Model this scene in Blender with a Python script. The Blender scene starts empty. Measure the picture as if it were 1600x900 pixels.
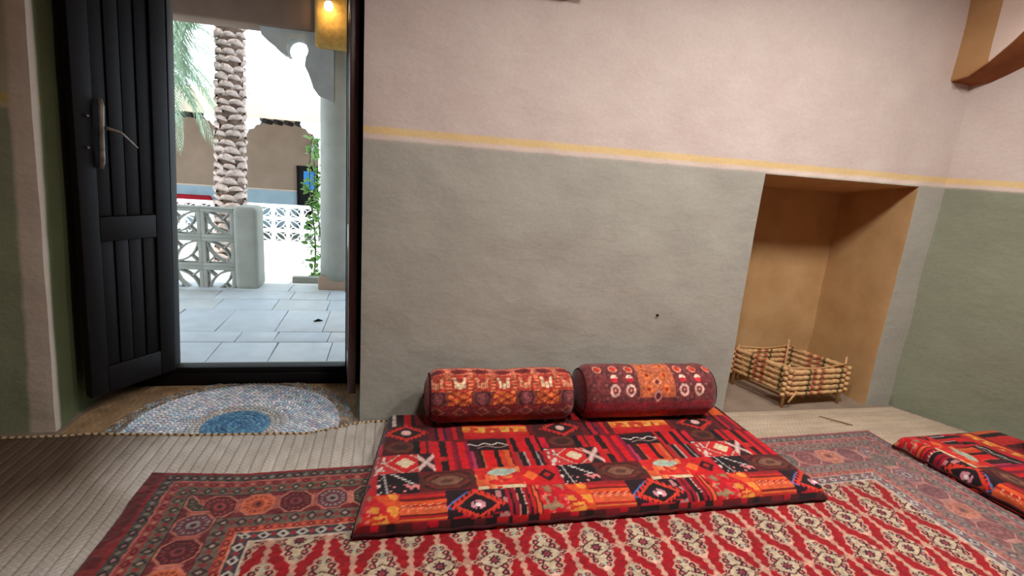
import bpy, math, random
import numpy as np
from mathutils import Matrix, Vector
random.seed(7); rng = np.random.default_rng(7)
S = bpy.context.scene; COL = S.collection
PI = math.pi

# ------------------------------------------------------------------ camera
EYE = 1.4
def cam_axes(yaw, pitch, roll):
    y, p, q = map(math.radians, (yaw, pitch, roll))
    fw = Vector((math.sin(y)*math.cos(p), math.cos(y)*math.cos(p), -math.sin(p)))
    r = Vector((math.cos(y), -math.sin(y), 0)); u = r.cross(fw)
    return fw, r*math.cos(q)+u*math.sin(q), -r*math.sin(q)+u*math.cos(q)
fw, rt, up = cam_axes(13.4, 13.0, 4.47)
cam = bpy.data.cameras.new('camera'); camo = bpy.data.objects.new('camera', cam); COL.objects.link(camo)
camo.matrix_world = Matrix(((rt.x, up.x, -fw.x, 0), (rt.y, up.y, -fw.y, 0), (rt.z, up.z, -fw.z, EYE), (0, 0, 0, 1)))
cam.sensor_width = 36; cam.lens = 822/1600*36; cam.clip_start = .02; cam.clip_end = 300
S.camera = camo

# ------------------------------------------------------------------ sky, sun, lamps, exposure
w = bpy.data.worlds.new('sky'); S.world = w; w.use_nodes = True
bg = w.node_tree.nodes['Background']; bg.inputs[0].default_value = (.74, .88, 1, 1); bg.inputs[1].default_value = 2.9
def light(name, kind, loc, energy, color, size=.3, aim=None):
    l = bpy.data.lights.new(name, kind); l.energy = energy; l.color = color
    o = bpy.data.objects.new(name, l); COL.objects.link(o); o.location = loc
    if kind == 'AREA': l.shape = 'DISK'; l.size = size
    elif kind == 'POINT': l.shadow_soft_size = size
    if aim is not None: o.rotation_euler = (Vector(aim)-Vector(loc)).to_track_quat('-Z', 'Y').to_euler()
    return o
sun = light('sun', 'SUN', (0, 0, 20), 3.6, (1, .95, .88), aim=(0.34*20, .30*20, 0)); sun.data.angle = .01
for nm, x_, y_, e_ in (('ceiling_lamp', .65, .95, 23), ('ceiling_lamp_middle', 1.95, 1.20, 25), ('ceiling_lamp_right', 2.75, .95, 13)):
    light(nm, 'AREA', (x_, y_, 2.98), e_, (1, .945, .915), .3, aim=(x_+.15, y_+.45, 0)).data.spread = math.radians(145)
S.view_settings.view_transform = 'Standard'; S.view_settings.look = 'None'
S.view_settings.gamma = 1; S.view_settings.use_curve_mapping = False
S.view_settings.exposure = 0.55

# ------------------------------------------------------------------ helpers
def lin(c):
    c = np.asarray(c, float)/255.
    return np.where(c <= .04045, c/12.92, ((c+.055)/1.055)**2.4)
def rgba(c): return tuple(float(v) for v in lin(c)) + (1.,)
def tag(o, label=None, cat=None, group=None, kind=None):
    if label: o['label'] = label
    if cat: o['category'] = cat
    if group: o['group'] = group
    if kind: o['kind'] = kind
    return o
def empty(name, loc=(0, 0, 0), rz=0, label=None, cat=None, group=None, kind=None):
    o = bpy.data.objects.new(name, None); COL.objects.link(o); o.location = loc; o.rotation_euler = (0, 0, rz)
    o.empty_display_size = .05
    return tag(o, label, cat, group, kind)
def mk(name, V, Fs, mats, parent=None, smooth=True, col=None, midx=None):
    me = bpy.data.meshes.new(name); V = np.asarray(V, dtype=np.float32)
    if isinstance(Fs, np.ndarray):
        n, k = Fs.shape
        me.vertices.add(len(V)); me.vertices.foreach_set('co', V.ravel())
        me.loops.add(n*k); me.loops.foreach_set('vertex_index', Fs.astype(np.int32).ravel())
        me.polygons.add(n); me.polygons.foreach_set('loop_start', np.arange(0, n*k, k, dtype=np.int32))
        me.update(calc_edges=True)
    else:
        me.from_pydata(V.tolist(), [], Fs); me.update()
    for m in (mats if isinstance(mats, (list, tuple)) else [mats]): me.materials.append(m)
    if midx is not None: me.polygons.foreach_set('material_index', np.asarray(midx, dtype=np.int32))
    me.polygons.foreach_set('use_smooth', np.full(len(me.polygons), bool(smooth)))
    if col is not None:
        a = me.color_attributes.new('Col', 'FLOAT_COLOR', 'POINT')
        c = np.ones((len(V), 4), dtype=np.float32); c[:, :3] = col
        a.data.foreach_set('color', c.ravel())
    me.validate(); o = bpy.data.objects.new(name, me); COL.objects.link(o)
    if parent is not None: o.parent = parent
    return o
def inst(o, parent=None, loc=None, rot=None, scale=None, name=None):
    c = bpy.data.objects.new(name or o.name.split('.')[0], o.data); COL.objects.link(c)
    for m in o.modifiers:
        if m.type == 'BEVEL':
            n = c.modifiers.new('bevel', 'BEVEL'); n.width = m.width; n.segments = m.segments; n.limit_method = m.limit_method; n.angle_limit = m.angle_limit
    c.parent = parent
    if loc is not None: c.location = loc
    if rot is not None: c.rotation_euler = rot
    if scale is not None: c.scale = scale
    return c
def gridF(nr, nc, wrap=False, off=0):
    i = np.arange(nr-1)[:, None]; j = np.arange(nc if wrap else nc-1)[None, :]
    a = i*nc+j; b = i*nc+(j+1) % nc
    return (np.stack([a, b, b+nc, a+nc], -1).reshape(-1, 4)+off)
class MB:
    def __init__(s): s.V = []; s.F = []; s.M = []; s.n = 0; s.C = []
    def add(s, V, F, m=0, c=(1, 1, 1)):
        V = [tuple(v) for v in V]; s.V += V; s.F += [tuple(int(i)+s.n for i in f) for f in F]; s.M += [m]*len(F); s.C += [c]*len(V); s.n += len(V)
        return s
    def box(s, c, d, m=0, R=None, col=(1, 1, 1)):
        V = [Vector((x*d[0]/2, y*d[1]/2, z*d[2]/2)) for x in (-1, 1) for y in (-1, 1) for z in (-1, 1)]
        if R is not None: V = [R @ v for v in V]
        V = [v+Vector(c) for v in V]
        return s.add(V, [(0, 1, 3, 2), (4, 6, 7, 5), (0, 4, 5, 1), (2, 3, 7, 6), (0, 2, 6, 4), (1, 5, 7, 3)], m, col)
    def b(s, x0, x1, y0, y1, z0, z1, m=0): return s.box(((x0+x1)/2, (y0+y1)/2, (z0+z1)/2), (x1-x0, y1-y0, z1-z0), m)
    def tube(s, pts, rad, k=8, m=0, cap=True, col=(1, 1, 1)):
        pts = [Vector(p) for p in pts]; n = len(pts)
        if not hasattr(rad, '__len__'): rad = [rad]*n
        if not (hasattr(col, '__len__') and len(col) == n and hasattr(col[0], '__len__')): col = [col]*n
        V = []; Cc = []; prev = None
        for i, p in enumerate(pts):
            t = (pts[min(i+1, n-1)]-pts[max(i-1, 0)]).normalized()
            a = (prev if prev is not None else (Vector((0, 0, 1)) if abs(t.z) < .9 else Vector((1, 0, 0))))
            a = (a-t*a.dot(t)).normalized(); prev = a; bb = t.cross(a)
            for j in range(k):
                an = 2*PI*j/k; V.append(p+(a*math.cos(an)+bb*math.sin(an))*rad[i]); Cc.append(tuple(col[i]))
        F = [(i*k+j, i*k+(j+1) % k, (i+1)*k+(j+1) % k, (i+1)*k+j) for i in range(n-1) for j in range(k)]
        if cap: F += [tuple(range(k-1, -1, -1)), tuple(range((n-1)*k, n*k))]
        s.add(V, F, m); s.C[-len(V):] = Cc
        return s
    def build(s, name, mats, parent=None, smooth=False, bevel=0, col=False, seg=2):
        o = mk(name, s.V, s.F, mats, parent, smooth, col=np.array(s.C) if col else None, midx=s.M)
        if bevel:
            m = o.modifiers.new('bevel', 'BEVEL'); m.width = bevel; m.segments = seg; m.limit_method = 'ANGLE'; m.angle_limit = math.radians(40)
            o.data.polygons.foreach_set('use_smooth', np.full(len(o.data.polygons), True))
        return o
_T = np.random.default_rng(3).random((4, 64, 64))
def vnoise(x, y, k=0):
    x = np.asarray(x, float); y = np.asarray(y, float)
    xi = np.floor(x).astype(int); yi = np.floor(y).astype(int); fx = x-xi; fy = y-yi
    fx = fx*fx*(3-2*fx); fy = fy*fy*(3-2*fy); T = _T[k % 4]
    a = T[xi % 64, yi % 64]; b = T[(xi+1) % 64, yi % 64]; c = T[xi % 64, (yi+1) % 64]; d = T[(xi+1) % 64, (yi+1) % 64]
    return (a*(1-fx)+b*fx)*(1-fy)+(c*(1-fx)+d*fx)*fy-.5
def plump(x, y):
    u = x+.35*y; v = y-.2*x
    return .008*vnoise(u*2.2, v*2.0, 0)+.012*vnoise(u*6.5, v*4.6, 1)+.0042*vnoise(u*15, v*11, 2)

# ------------------------------------------------------------------ materials
def new_mat(name):
    m = bpy.data.materials.new(name); m.use_nodes = True; nt = m.node_tree
    return m, nt, nt.nodes['Principled BSDF']
def N(nt, t, **k):
    n = nt.nodes.new(t)
    for a, b in k.items(): setattr(n, a, b)
    return n
def mixc(nt, fac, a, b, mode='MIX'):
    n = N(nt, 'ShaderNodeMix', data_type='RGBA', blend_type=mode)
    for s, v in ((n.inputs[0], fac), (n.inputs[6], a), (n.inputs[7], b)):
        if hasattr(v, 'links'): nt.links.new(v, s)
        else: s.default_value = v
    return n.outputs[2]
def noise(nt, scale, detail=4, rough=.55, coord=None, mult=None):
    n = N(nt, 'ShaderNodeTexNoise'); n.inputs['Scale'].default_value = scale; n.inputs['Detail'].default_value = detail; n.inputs['Roughness'].default_value = rough
    if coord is None: coord = N(nt, 'ShaderNodeTexCoord').outputs['Object']
    if mult:
        mp = N(nt, 'ShaderNodeMapping'); mp.inputs['Scale'].default_value = mult; nt.links.new(coord, mp.inputs[0]); coord = mp.outputs[0]
    nt.links.new(coord, n.inputs['Vector']); return n.outputs['Fac']
def ramp(nt, fac, stops, interp='LINEAR'):
    r = N(nt, 'ShaderNodeValToRGB'); nt.links.new(fac, r.inputs[0]); e = r.color_ramp.elements; r.color_ramp.interpolation = interp
    while len(e) < len(stops): e.new(.5)
    for el, (p, c) in zip(e, stops): el.position = p; el.color = c
    return r.outputs[0]
def bump(nt, p, fac, strength=.3, dist=.01):
    b = N(nt, 'ShaderNodeBump'); b.inputs['Strength'].default_value = strength; b.inputs['Distance'].default_value = dist
    nt.links.new(fac, b.inputs['Height'])
    if p.inputs['Normal'].links: nt.links.new(p.inputs['Normal'].links[0].from_socket, b.inputs['Normal'])
    nt.links.new(b.outputs[0], p.inputs['Normal'])
def simple(name, c, c2=None, scale=8, rough=.85, bs=40, bstr=.25, mult=None, spec=.3, metal=0):
    m, nt, p = new_mat(name); p.inputs['Roughness'].default_value = rough; p.inputs['Specular IOR Level'].default_value = spec; p.inputs['Metallic'].default_value = metal
    c2 = c2 or tuple(v*.82 for v in c)
    f = noise(nt, scale, mult=mult)
    nt.links.new(ramp(nt, f, [(.3, rgba(c2)), (.7, rgba(c))]), p.inputs['Base Color'])
    if bstr: bump(nt, p, noise(nt, bs, mult=mult), bstr, .004)
    return m
def wall_mat(name, green, pink, yellow, white, strip=False):
    m, nt, p = new_mat(name); p.inputs['Roughness'].default_value = .82; p.inputs['Specular IOR Level'].default_value = .25
    g = N(nt, 'ShaderNodeNewGeometry'); sp = N(nt, 'ShaderNodeSeparateXYZ'); nt.links.new(g.outputs['Position'], sp.inputs[0])
    nz = noise(nt, 9, 3, coord=g.outputs['Position'])
    ma = N(nt, 'ShaderNodeMath', operation='MULTIPLY_ADD'); nt.links.new(nz, ma.inputs[0]); ma.inputs[1].default_value = .012; nt.links.new(sp.outputs['Z'], ma.inputs[2])
    dv = N(nt, 'ShaderNodeMath', operation='DIVIDE'); nt.links.new(ma.outputs[0], dv.inputs[0]); dv.inputs[1].default_value = 3.
    h = .006
    Z = lambda z: (z+h)/3.
    c = ramp(nt, dv.outputs[0], [(0, rgba(green)), (Z(1.470), rgba(green)), (Z(1.474), rgba(white)), (Z(1.496), rgba(white)), (Z(1.503), rgba(yellow)), (Z(1.531), rgba(yellow)), (Z(1.540), rgba(pink))])
    if strip:
        # worn pink plaster on the rounded edge of the doorway
        a = N(nt, 'ShaderNodeMath', operation='MULTIPLY_ADD'); nt.links.new(sp.outputs['Z'], a.inputs[0]); a.inputs[1].default_value = -.06; nt.links.new(sp.outputs['X'], a.inputs[2])
        a2 = N(nt, 'ShaderNodeMath', operation='MULTIPLY_ADD'); nt.links.new(nz, a2.inputs[0]); a2.inputs[1].default_value = .03; nt.links.new(a.outputs[0], a2.inputs[2])
        r1 = N(nt, 'ShaderNodeMapRange'); nt.links.new(a2.outputs[0], r1.inputs[0]); r1.inputs[1].default_value = -1.635; r1.inputs[2].default_value = -1.615
        r2 = N(nt, 'ShaderNodeMapRange'); nt.links.new(sp.outputs['Y'], r2.inputs[0]); r2.inputs[1].default_value = 2.735; r2.inputs[2].default_value = 2.715
        r3 = N(nt, 'ShaderNodeMapRange'); nt.links.new(sp.outputs['X'], r3.inputs[0]); r3.inputs[1].default_value = -1.0; r3.inputs[2].default_value = -1.1
        q = N(nt, 'ShaderNodeMath', operation='MULTIPLY'); nt.links.new(r1.outputs[0], q.inputs[0]); nt.links.new(r2.outputs[0], q.inputs[1])
        q2 = N(nt, 'ShaderNodeMath', operation='MULTIPLY'); nt.links.new(q.outputs[0], q2.inputs[0]); nt.links.new(r3.outputs[0], q2.inputs[1])
        r5 = N(nt, 'ShaderNodeMapRange'); nt.links.new(sp.outputs['Y'], r5.inputs[0]); r5.inputs[1].default_value = 2.725; r5.inputs[2].default_value = 2.74
        q5 = N(nt, 'ShaderNodeMath', operation='MULTIPLY'); nt.links.new(r5.outputs[0], q5.inputs[0]); nt.links.new(r3.outputs[0], q5.inputs[1])
        c = mixc(nt, q5.outputs[0], c, rgba((118, 122, 98)))      # the doorway reveal is green all the way up
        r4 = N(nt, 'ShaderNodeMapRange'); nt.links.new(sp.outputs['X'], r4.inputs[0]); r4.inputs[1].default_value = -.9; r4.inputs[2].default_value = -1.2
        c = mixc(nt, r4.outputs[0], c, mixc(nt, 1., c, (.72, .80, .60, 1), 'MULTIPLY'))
        c = mixc(nt, q2.outputs[0], c, rgba((206, 192, 176)))
    pa = noise(nt, 2.6, 5, .6, coord=g.outputs['Position'])
    c = mixc(nt, .5, c, ramp(nt, pa, [(.3, (.42, .41, .42, 1)), (.7, (.58, .575, .57, 1))]), 'OVERLAY')
    pb = noise(nt, 60, 3, .6, coord=g.outputs['Position'])
    c = mixc(nt, .25, c, ramp(nt, pb, [(.3, (.42, .42, .42, 1)), (.7, (.58, .58, .58, 1))]), 'OVERLAY')
    nt.links.new(c, p.inputs['Base Color'])
    bump(nt, p, noise(nt, 7, 5, .6, coord=g.outputs['Position'], mult=(1, 1, 1.5)), .35, .02)
    bump(nt, p, noise(nt, 120, 3, .6, coord=g.outputs['Position']), .2, .003)
    return m
def attr_mat(name, rough=.9, bs=300, bstr=.35, dist=.003, var=.25, sheen=.2, coarse=None):
    m, nt, p = new_mat(name); p.inputs['Roughness'].default_value = rough; p.inputs['Specular IOR Level'].default_value = .15
    p.inputs['Sheen Weight'].default_value = sheen
    a = N(nt, 'ShaderNodeAttribute', attribute_name='Col')
    f = noise(nt, bs*.4, 3)
    c = mixc(nt, var, a.outputs['Color'], ramp(nt, f, [(.3, (.36, .36, .36, 1)), (.7, (.64, .64, .64, 1))]), 'OVERLAY')
    nt.links.new(c, p.inputs['Base Color']); bump(nt, p, noise(nt, bs, 2), bstr, dist)
    if coarse: bump(nt, p, noise(nt, coarse, 3), .4, .012)
    return m
PINK = (204, 190, 181)
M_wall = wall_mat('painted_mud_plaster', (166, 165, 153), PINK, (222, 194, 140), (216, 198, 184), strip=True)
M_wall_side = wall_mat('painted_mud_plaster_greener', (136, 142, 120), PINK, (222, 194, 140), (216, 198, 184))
M_ochre = simple('ochre_plaster', (200, 164, 116), (184, 146, 98), 5, .85, 60, .3)
M_ceil = simple('ceiling_plaster', (205, 190, 172), None, 4, .9, 40, .3)
M_floor = simple('bare_concrete', (150, 132, 114), (128, 112, 96), 6, .8, 60, .3)
M_arch = simple('arch_plaster', (236, 216, 202), (226, 204, 190), 4, .85, 30, .35)
M_tan = simple('tan_plaster', (200, 158, 110), (186, 144, 96), 6, .85, 40, .3)
M_soffit = simple('brown_ochre_plaster', (158, 98, 52), (130, 76, 38), 7, .85, 40, .4)
M_dark = simple('dark_varnished_wood', (19, 12, 12), (10, 7, 7), 6, .55, 40, .3, mult=(14, 14, 1), spec=.2)
M_post = simple('red_brown_varnished_wood', (84, 36, 24), (42, 18, 14), 6, .32, 40, .3, mult=(10, 10, 1), spec=.6)
M_wood = simple('weathered_wood', (122, 78, 48), (92, 56, 34), 8, .7, 60, .4, mult=(3, 3, 12))
M_metal = simple('worn_pale_metal', (150, 140, 128), (96, 88, 80), 30, .45, 80, .3, metal=.3, spec=.5)
M_white = simple('white_lime_plaster', (236, 238, 236), (222, 226, 226), 6, .8, 30, .3)
M_grey = simple('pale_grey_plaster', (160, 160, 150), (146, 146, 136), 5, .8, 30, .35)
M_bluegrey = simple('pale_blue_plaster', (168, 188, 196), (154, 174, 184), 4, .8, 30, .2)
M_beige = simple('beige_mud_plaster', (166, 142, 122), (150, 128, 108), 2, .9, 25, .3)
M_brownp = simple('brown_porch_plaster', (96, 76, 62), (82, 64, 52), 3, .9, 25, .4)
M_cream = simple('cream_mud_plaster', (226, 204, 182), (208, 184, 160), 3, .9, 20, .5)
M_tile = [simple('porch_stone_%s' % n, c, tuple(v*.93 for v in c), 7, .5, 35, .3) for n, c in (('pale', (196, 202, 206)), ('grey', (188, 196, 202)), ('warm', (198, 202, 202)))]
M_grout = simple('dark_joint', (112, 112, 108), None, 10, .95)
M_court = simple('courtyard_stone', (232, 230, 224), (220, 218, 212), 4, .8, 30, .2)
M_trunk = simple('palm_fibre', (120, 98, 84), (76, 60, 50), 14, .95, 50, .6)
M_boot = simple('palm_leaf_base', (196, 178, 168), (138, 118, 108), 18, .85, 60, .5)
M_frond = simple('palm_frond_green', (158, 176, 150), (122, 148, 120), 9, .6, 20, 0, spec=.4)
M_leaf = simple('climber_leaf_green', (128, 168, 84), (88, 132, 58), 30, .5, 20, 0, spec=.4)
M_stem = simple('climber_stem', (96, 82, 60), None, 30, .9)
M_red = simple('red_cloth', (178, 30, 44), (140, 20, 34), 20, .9, 80, .3)
M_brown_mat = None

# ------------------------------------------------------------------ painting cloth colours on dense meshes
class Paint:
    def __init__(s, x, y, base): s.x = x; s.y = y; s.c = np.empty(x.shape+(3,)); s.c[...] = base
    def f(s, m, col, a=1.):
        m = m if a == 1 else m*a
        if m.dtype == bool: s.c[m] = col
        else: s.c = s.c*(1-m[..., None])+np.asarray(col)*m[..., None]
        return s
def hexd(x, y, a, b):            # |x|/a with slanted ends: <1 inside an elongated hexagon
    return np.maximum(np.abs(x)/a, np.abs(x)/(a*1.8)+np.abs(y)/b)
def dia(x, y, a, b): return np.abs(x)/a+np.abs(y)/b
def step(v, q): return (np.floor(v/q)+.5)*q

def patchwork(x, y):
    """printed patchwork; x repeats every .783 m, y runs from the front edge (1.69) to the wall (2.6)"""
    P = .783; x = (x+.052) % P; c = Paint(x, y, (112, 22, 26)); X, Y = x, y
    RED = (204, 22, 30); DK = (38, 16, 18); OR = (222, 84, 40); MAR = (92, 28, 28); PNK = (214, 120, 112); GR = (140, 150, 132)
    def R(x0, x1, y0, y1): return (X >= x0) & (X < x1) & (Y >= y0) & (Y < y1)
    def stripes(x0, x1, y0, y1, seq, horiz=False, wob=0):
        m = R(x0, x1, y0, y1); t = (Y-y0)/(y1-y0) if horiz else (X-x0)/(x1-x0)
        tot = sum(s for s, _ in seq); a = 0
        for s, col in seq:
            c.f(m & (t >= a/tot) & (t < (a+s)/tot+1e-6), col); a += s
    def blobs(x0, x1, y0, y1, base, cols, k, f=34, th=.08):
        m = R(x0, x1, y0, y1); c.f(m, base)
        for i, col in enumerate(cols): c.f(m & (vnoise(X*f+i*7.3, Y*f+i*3.1, (k+i) % 4) > th), col)
    # row 0: hem that wraps over the front edge
    y0, y1 = 1.40, 1.695
    stripes(0, .3, y0, y1, [(1, MAR), (.6, DK), (1, MAR), (1, (150, 26, 40)), (.5, DK), (1, MAR)])
    stripes(.3, P, y0, y1, [(2, DK), (1, MAR), (1, DK), (1, RED), (.4, DK), (1.4, RED), (1, DK), (1, RED), (2, (120, 20, 26))])
    c.f(R(-.01, .03, 1.64, 1.695) | R(.215, .25, 1.64, 1.695), (214, 20, 44))
    # row 1
    a, b = 1.695, 1.885
    blobs(0, .112, a, b, (214, 54, 38), [OR, (236, 150, 60), (200, 30, 40)], 0, 30, .12)
    c.f(R(.01, .06, a+.015, a+.06) & (vnoise(X*60, Y*60) > -.1), (236, 160, 70))
    stripes(.108, .288, a, b, [(1, (196, 50, 36)), (.6, (232, 120, 60)), (1, (178, 30, 30)), (.4, DK), (2.6, (218, 92, 52)), (.5, (170, 30, 32)), (1.2, OR), (.6, (110, 24, 24)), (.9, (198, 40, 34)), (1, (150, 30, 36))], True)
    dots = R(.115, .28, 1.775, 1.815) & (np.hypot(((X+.02*np.round(Y/.02)) % .034)-.017, (Y % .02)-.01) < .006); c.f(dots, (240, 160, 120))
    m = R(.288, .53, a, b+.005); c.f(m, (42, 22, 30))
    u, v = X-.410, Y-1.785; d = dia(u, v, .098, .088)
    c.f(m & (u < -.03) & (d > 1.18) & (d < 1.32) & (v > -.02), (70, 110, 170)); c.f(m & (u < -.03) & (d > 1.12) & (d < 1.2) & (v > -.02), (24, 16, 26))
    tooth = ((u*np.sign(v+1e-9)*np.sign(u+1e-9)-v*0) % .021) < .012
    c.f(m & (d < 1.22) & (d >= 1.0) & tooth, (226, 52, 44)); c.f(m & (d < 1.0), (230, 66, 42)); c.f(m & (d < .80), (34, 20, 26))
    c.f(m & (np.hypot(u, v*1.1) < .03) & (vnoise(X*90, Y*90) > -.28), (226, 150, 160)); c.f(m & (np.hypot(u, v) < .012), (250, 226, 224))
    c.f(m & (v < -.06) & (d > 1.2) & (vnoise(X*50, Y*50, 2) > .05), (190, 30, 40)); c.f(m & (u > .08) & (d > 1.2) & (vnoise(X*40, Y*40, 3) > .1), (196, 130, 128))
    stripes(.53, .668, a, b, [(1, (170, 20, 44)), (.6, DK), (1.2, (150, 20, 40)), (.25, (210, 130, 110)), (1.5, (30, 20, 22)), (.3, (200, 120, 100)), (1, (160, 20, 36)), (.5, DK), (1, (196, 30, 36)), (.4, DK), (.9, (224, 90, 50)), (.4, (60, 16, 20))])
    c.f(R(.585, .62, a, b) & (np.hypot((X-.602), (Y % .022)-.011) < .004), (230, 210, 200))
    blobs(.668, P, a, b, (206, 44, 44), [(220, 120, 96), (150, 120, 90), (190, 20, 34)], 1, 36, .1)
    c.f(R(.69, .735, a+.02, a+.14) & (vnoise(X*28, Y*28, 2) > .05), (150, 130, 100))
    # row 2
    a, b = 1.885, 2.028
    m = R(0, .188, a, b); c.f(m, (34, 22, 26))
    for (k0, cc, wd) in ((0, (226, 214, 204), .010),): 
        dd = (X-.035)-(b-Y)*1.05; c.f(m & (np.abs(dd-.04) < wd) & ((Y % .014) < .008), cc)
    c.f(m & (np.abs((X-.045)-(b-Y)*.12) < .004), (170, 160, 158)); c.f(m & (X < .04) & (vnoise(X*80, Y*80) > .2), (210, 190, 180))
    c.f(m & (X > .07) & (Y < a+.06) & (vnoise(X*70, Y*70, 1) > .18), (226, 130, 130)); c.f(R(0, .02, a, b), (190, 24, 44))
    m = R(.188, .425, a, b); c.f(m, (104, 30, 32)); h = hexd(Y-1.955, X-.305, .055, .12)
    c.f(m & (h < 1.15), (64, 26, 26)); c.f(m & (h < .95), (112, 46, 38)); c.f(m & (h < .7), (66, 40, 34)); c.f(m & (h < .58), (128, 84, 66)); c.f(m & (h < .25), (92, 56, 48))
    c.f(m & (hexd(Y-1.955, np.abs(X-.305)-.13, .04, .05) < 1), (84, 44, 36))
    blobs(.425, .628, a-.01, b, (226, 96, 56), [(236, 140, 84), (206, 40, 38)], 2, 26, .12)
    m = R(.425, .628, a-.01, b); c.f(m & (np.hypot((X-.54)/.062, (Y-1.99)/.026)+.5*vnoise(X*40, Y*40) < 1), (178, 196, 178)); c.f(m & (np.hypot((X-.50)/.026, (Y-1.92)/.018) < 1), (206, 40, 36)); c.f(m & (np.hypot((X-.575)/.02, (Y-1.92)/.014) < 1), (214, 52, 44))
    c.f(m & (Y < a+.012) & (vnoise(X*50, Y*50) > -.1), (214, 190, 150))
    m = R(.628, P, a, b); c.f(m, (214, 28, 34)); c.f(m & (dia(X-.665, Y-1.955, .034, .036) < 1), (238, 110, 50)); d = dia(X-.74, Y-1.955, .042, .044); c.f(m & (d < 1), (60, 16, 22)); c.f(m & (d < .45), (190, 40, 40))
    # row 3
    a, b = 2.028, 2.20
    m = R(0, .25, a, b-.03); c.f(m, (206, 60, 60)); d = dia(step(X-.135, .008), step(Y-2.105, .008), .075, .075)
    c.f(m & (d < 1.25), (224, 190, 170)); c.f(m & (d < 1.1), (212, 36, 40)); c.f(m & (d < .55), (232, 206, 168)); c.f(m & (d < .12), (240, 230, 190))
    c.f(m & (X < .05) & (vnoise(step(X, .01)*60, step(Y, .01)*60) > .1), (220, 200, 190))
    m = R(.19, .262, a, b-.03); c.f(m, (48, 30, 32)); e = np.minimum(np.abs((X-.226)-(Y-2.10)*.7), np.abs((X-.226)+(Y-2.10)*.7)); c.f(m & (e < .016), (216, 150, 140)); c.f(m & (e < .007), (226, 206, 196))
    stripes(.262, .36, a, b+.07, [(1, (206, 24, 32)), (1.1, (40, 20, 22)), (.8, RED), (.4, (150, 20, 40))]); c.f(R(.285, .32, a, b) & (np.abs(Y-2.12) < .02) & (np.abs(X-.301) < .02), (200, 40, 40))
    stripes(.36, .47, a, b+.06, [(.5, (120, 20, 40)), (1, (216, 20, 30)), (.6, (150, 18, 60)), (.4, (190, 60, 90)), (.7, (70, 20, 30))])
    stripes(.47, .62, a, b-.03, [(.35, DK), (.25, (190, 90, 60)), (1.5, (222, 22, 28)), (.7, (34, 18, 20)), (.8, (222, 60, 36)), (.7, (232, 100, 50)), (.3, (120, 20, 24))])
    stripes(.62, P, a, b-.05, [(.7, (206, 26, 34)), (.5, (160, 60, 60)), (.9, DK), (.3, (170, 160, 150)), (1, (206, 24, 32)), (.8, (30, 20, 24)), (.3, (160, 150, 150)), (.6, (70, 20, 30)), (.8, (180, 24, 34))])
    # row 4
    a, b = 2.17, 2.30
    m = R(0, .19, a, b); c.f(m, (80, 26, 28)); h = hexd(Y-2.235, X-.115, .045, .075); c.f(m & (h < 1), (104, 52, 40)); c.f(m & (h < .6), (70, 34, 30)); c.f(R(0, .035, a+.01, b), (206, 24, 48)); c.f(R(.175, .205, a, b), (24, 18, 22))
    stripes(.205, .262, a, b, [(1, RED), (.5, MAR), (.7, (190, 30, 40))])
    m = R(.43, .62, a, b-.03); c.f(m, (40, 22, 24)); c.f(m & (np.abs(Y-2.225-.008*np.sin(X*90)) < .004), (222, 206, 196)); c.f(m & (np.abs(Y-2.20-.006*np.sin(X*60+2)) < .003) & (X > .47), (190, 150, 140))
    stripes(.62, P, b-.15, b, [(.6, RED), (.9, (34, 18, 22)), (1.8, (216, 22, 30)), (1, (30, 18, 22)), (1, (206, 26, 40)), (.5, DK)]); 
    # row 5
    a, b = 2.28, 2.44
    m = R(0, .25, a, b); c.f(m, (74, 26, 28)); u, v = X-.145, Y-2.365; d = dia(u, v, .1, .07)
    c.f(m & (d < 1.2) & (d >= .98) & ((np.abs(u) % .02) < .011), (220, 50, 44)); c.f(m & (d < 1), (214, 48, 40)); c.f(m & (d < .78), (54, 26, 26)); c.f(m & (np.hypot(u, v) < .024), (232, 180, 168))
    stripes(.25, .42, a, b, [(1, (110, 20, 30)), (.5, DK), (.8, (180, 24, 36)), (.4, (60, 20, 60)), (1, (130, 22, 34)), (.6, (204, 26, 36)), (1, MAR)])
    stripes(.42, .75, a+.04, b, [(.8, (204, 40, 34)), (1.2, (226, 110, 46)), (1, (232, 150, 60)), (.7, (214, 60, 40)), (1, (140, 30, 30))], True); c.f(R(.42, .75, a, a+.04), (196, 30, 34))
    blobs(.45, .7, a+.06, a+.11, (230, 130, 50), [(238, 176, 80), (206, 60, 40)], 1, 40, .1)
    # row 6
    a, b = 2.44, 2.75
    stripes(0, .4, a, b, [(.8, (120, 24, 30)), (.8, DK), (.4, (190, 170, 160)), (.8, DK), (.7, RED), (.4, DK), (1, (120, 20, 26)), (.8, (216, 24, 34)), (.3, DK), (1.6, (220, 90, 34)), (.5, DK)])
    stripes(.4, P, a, b, [(1, (190, 24, 34)), (.6, DK), (1.4, (160, 24, 40)), (.8, (90, 26, 30)), (1.4, (206, 40, 36)), (.7, DK), (1, (200, 90, 50))])
    col = c.c*.90*(1+.22*vnoise(X*70, Y*70, 3)[..., None])*(1+.12*vnoise(X*12, Y*12, 2)[..., None])
    return lin(np.clip(col, 0, 255))

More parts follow.
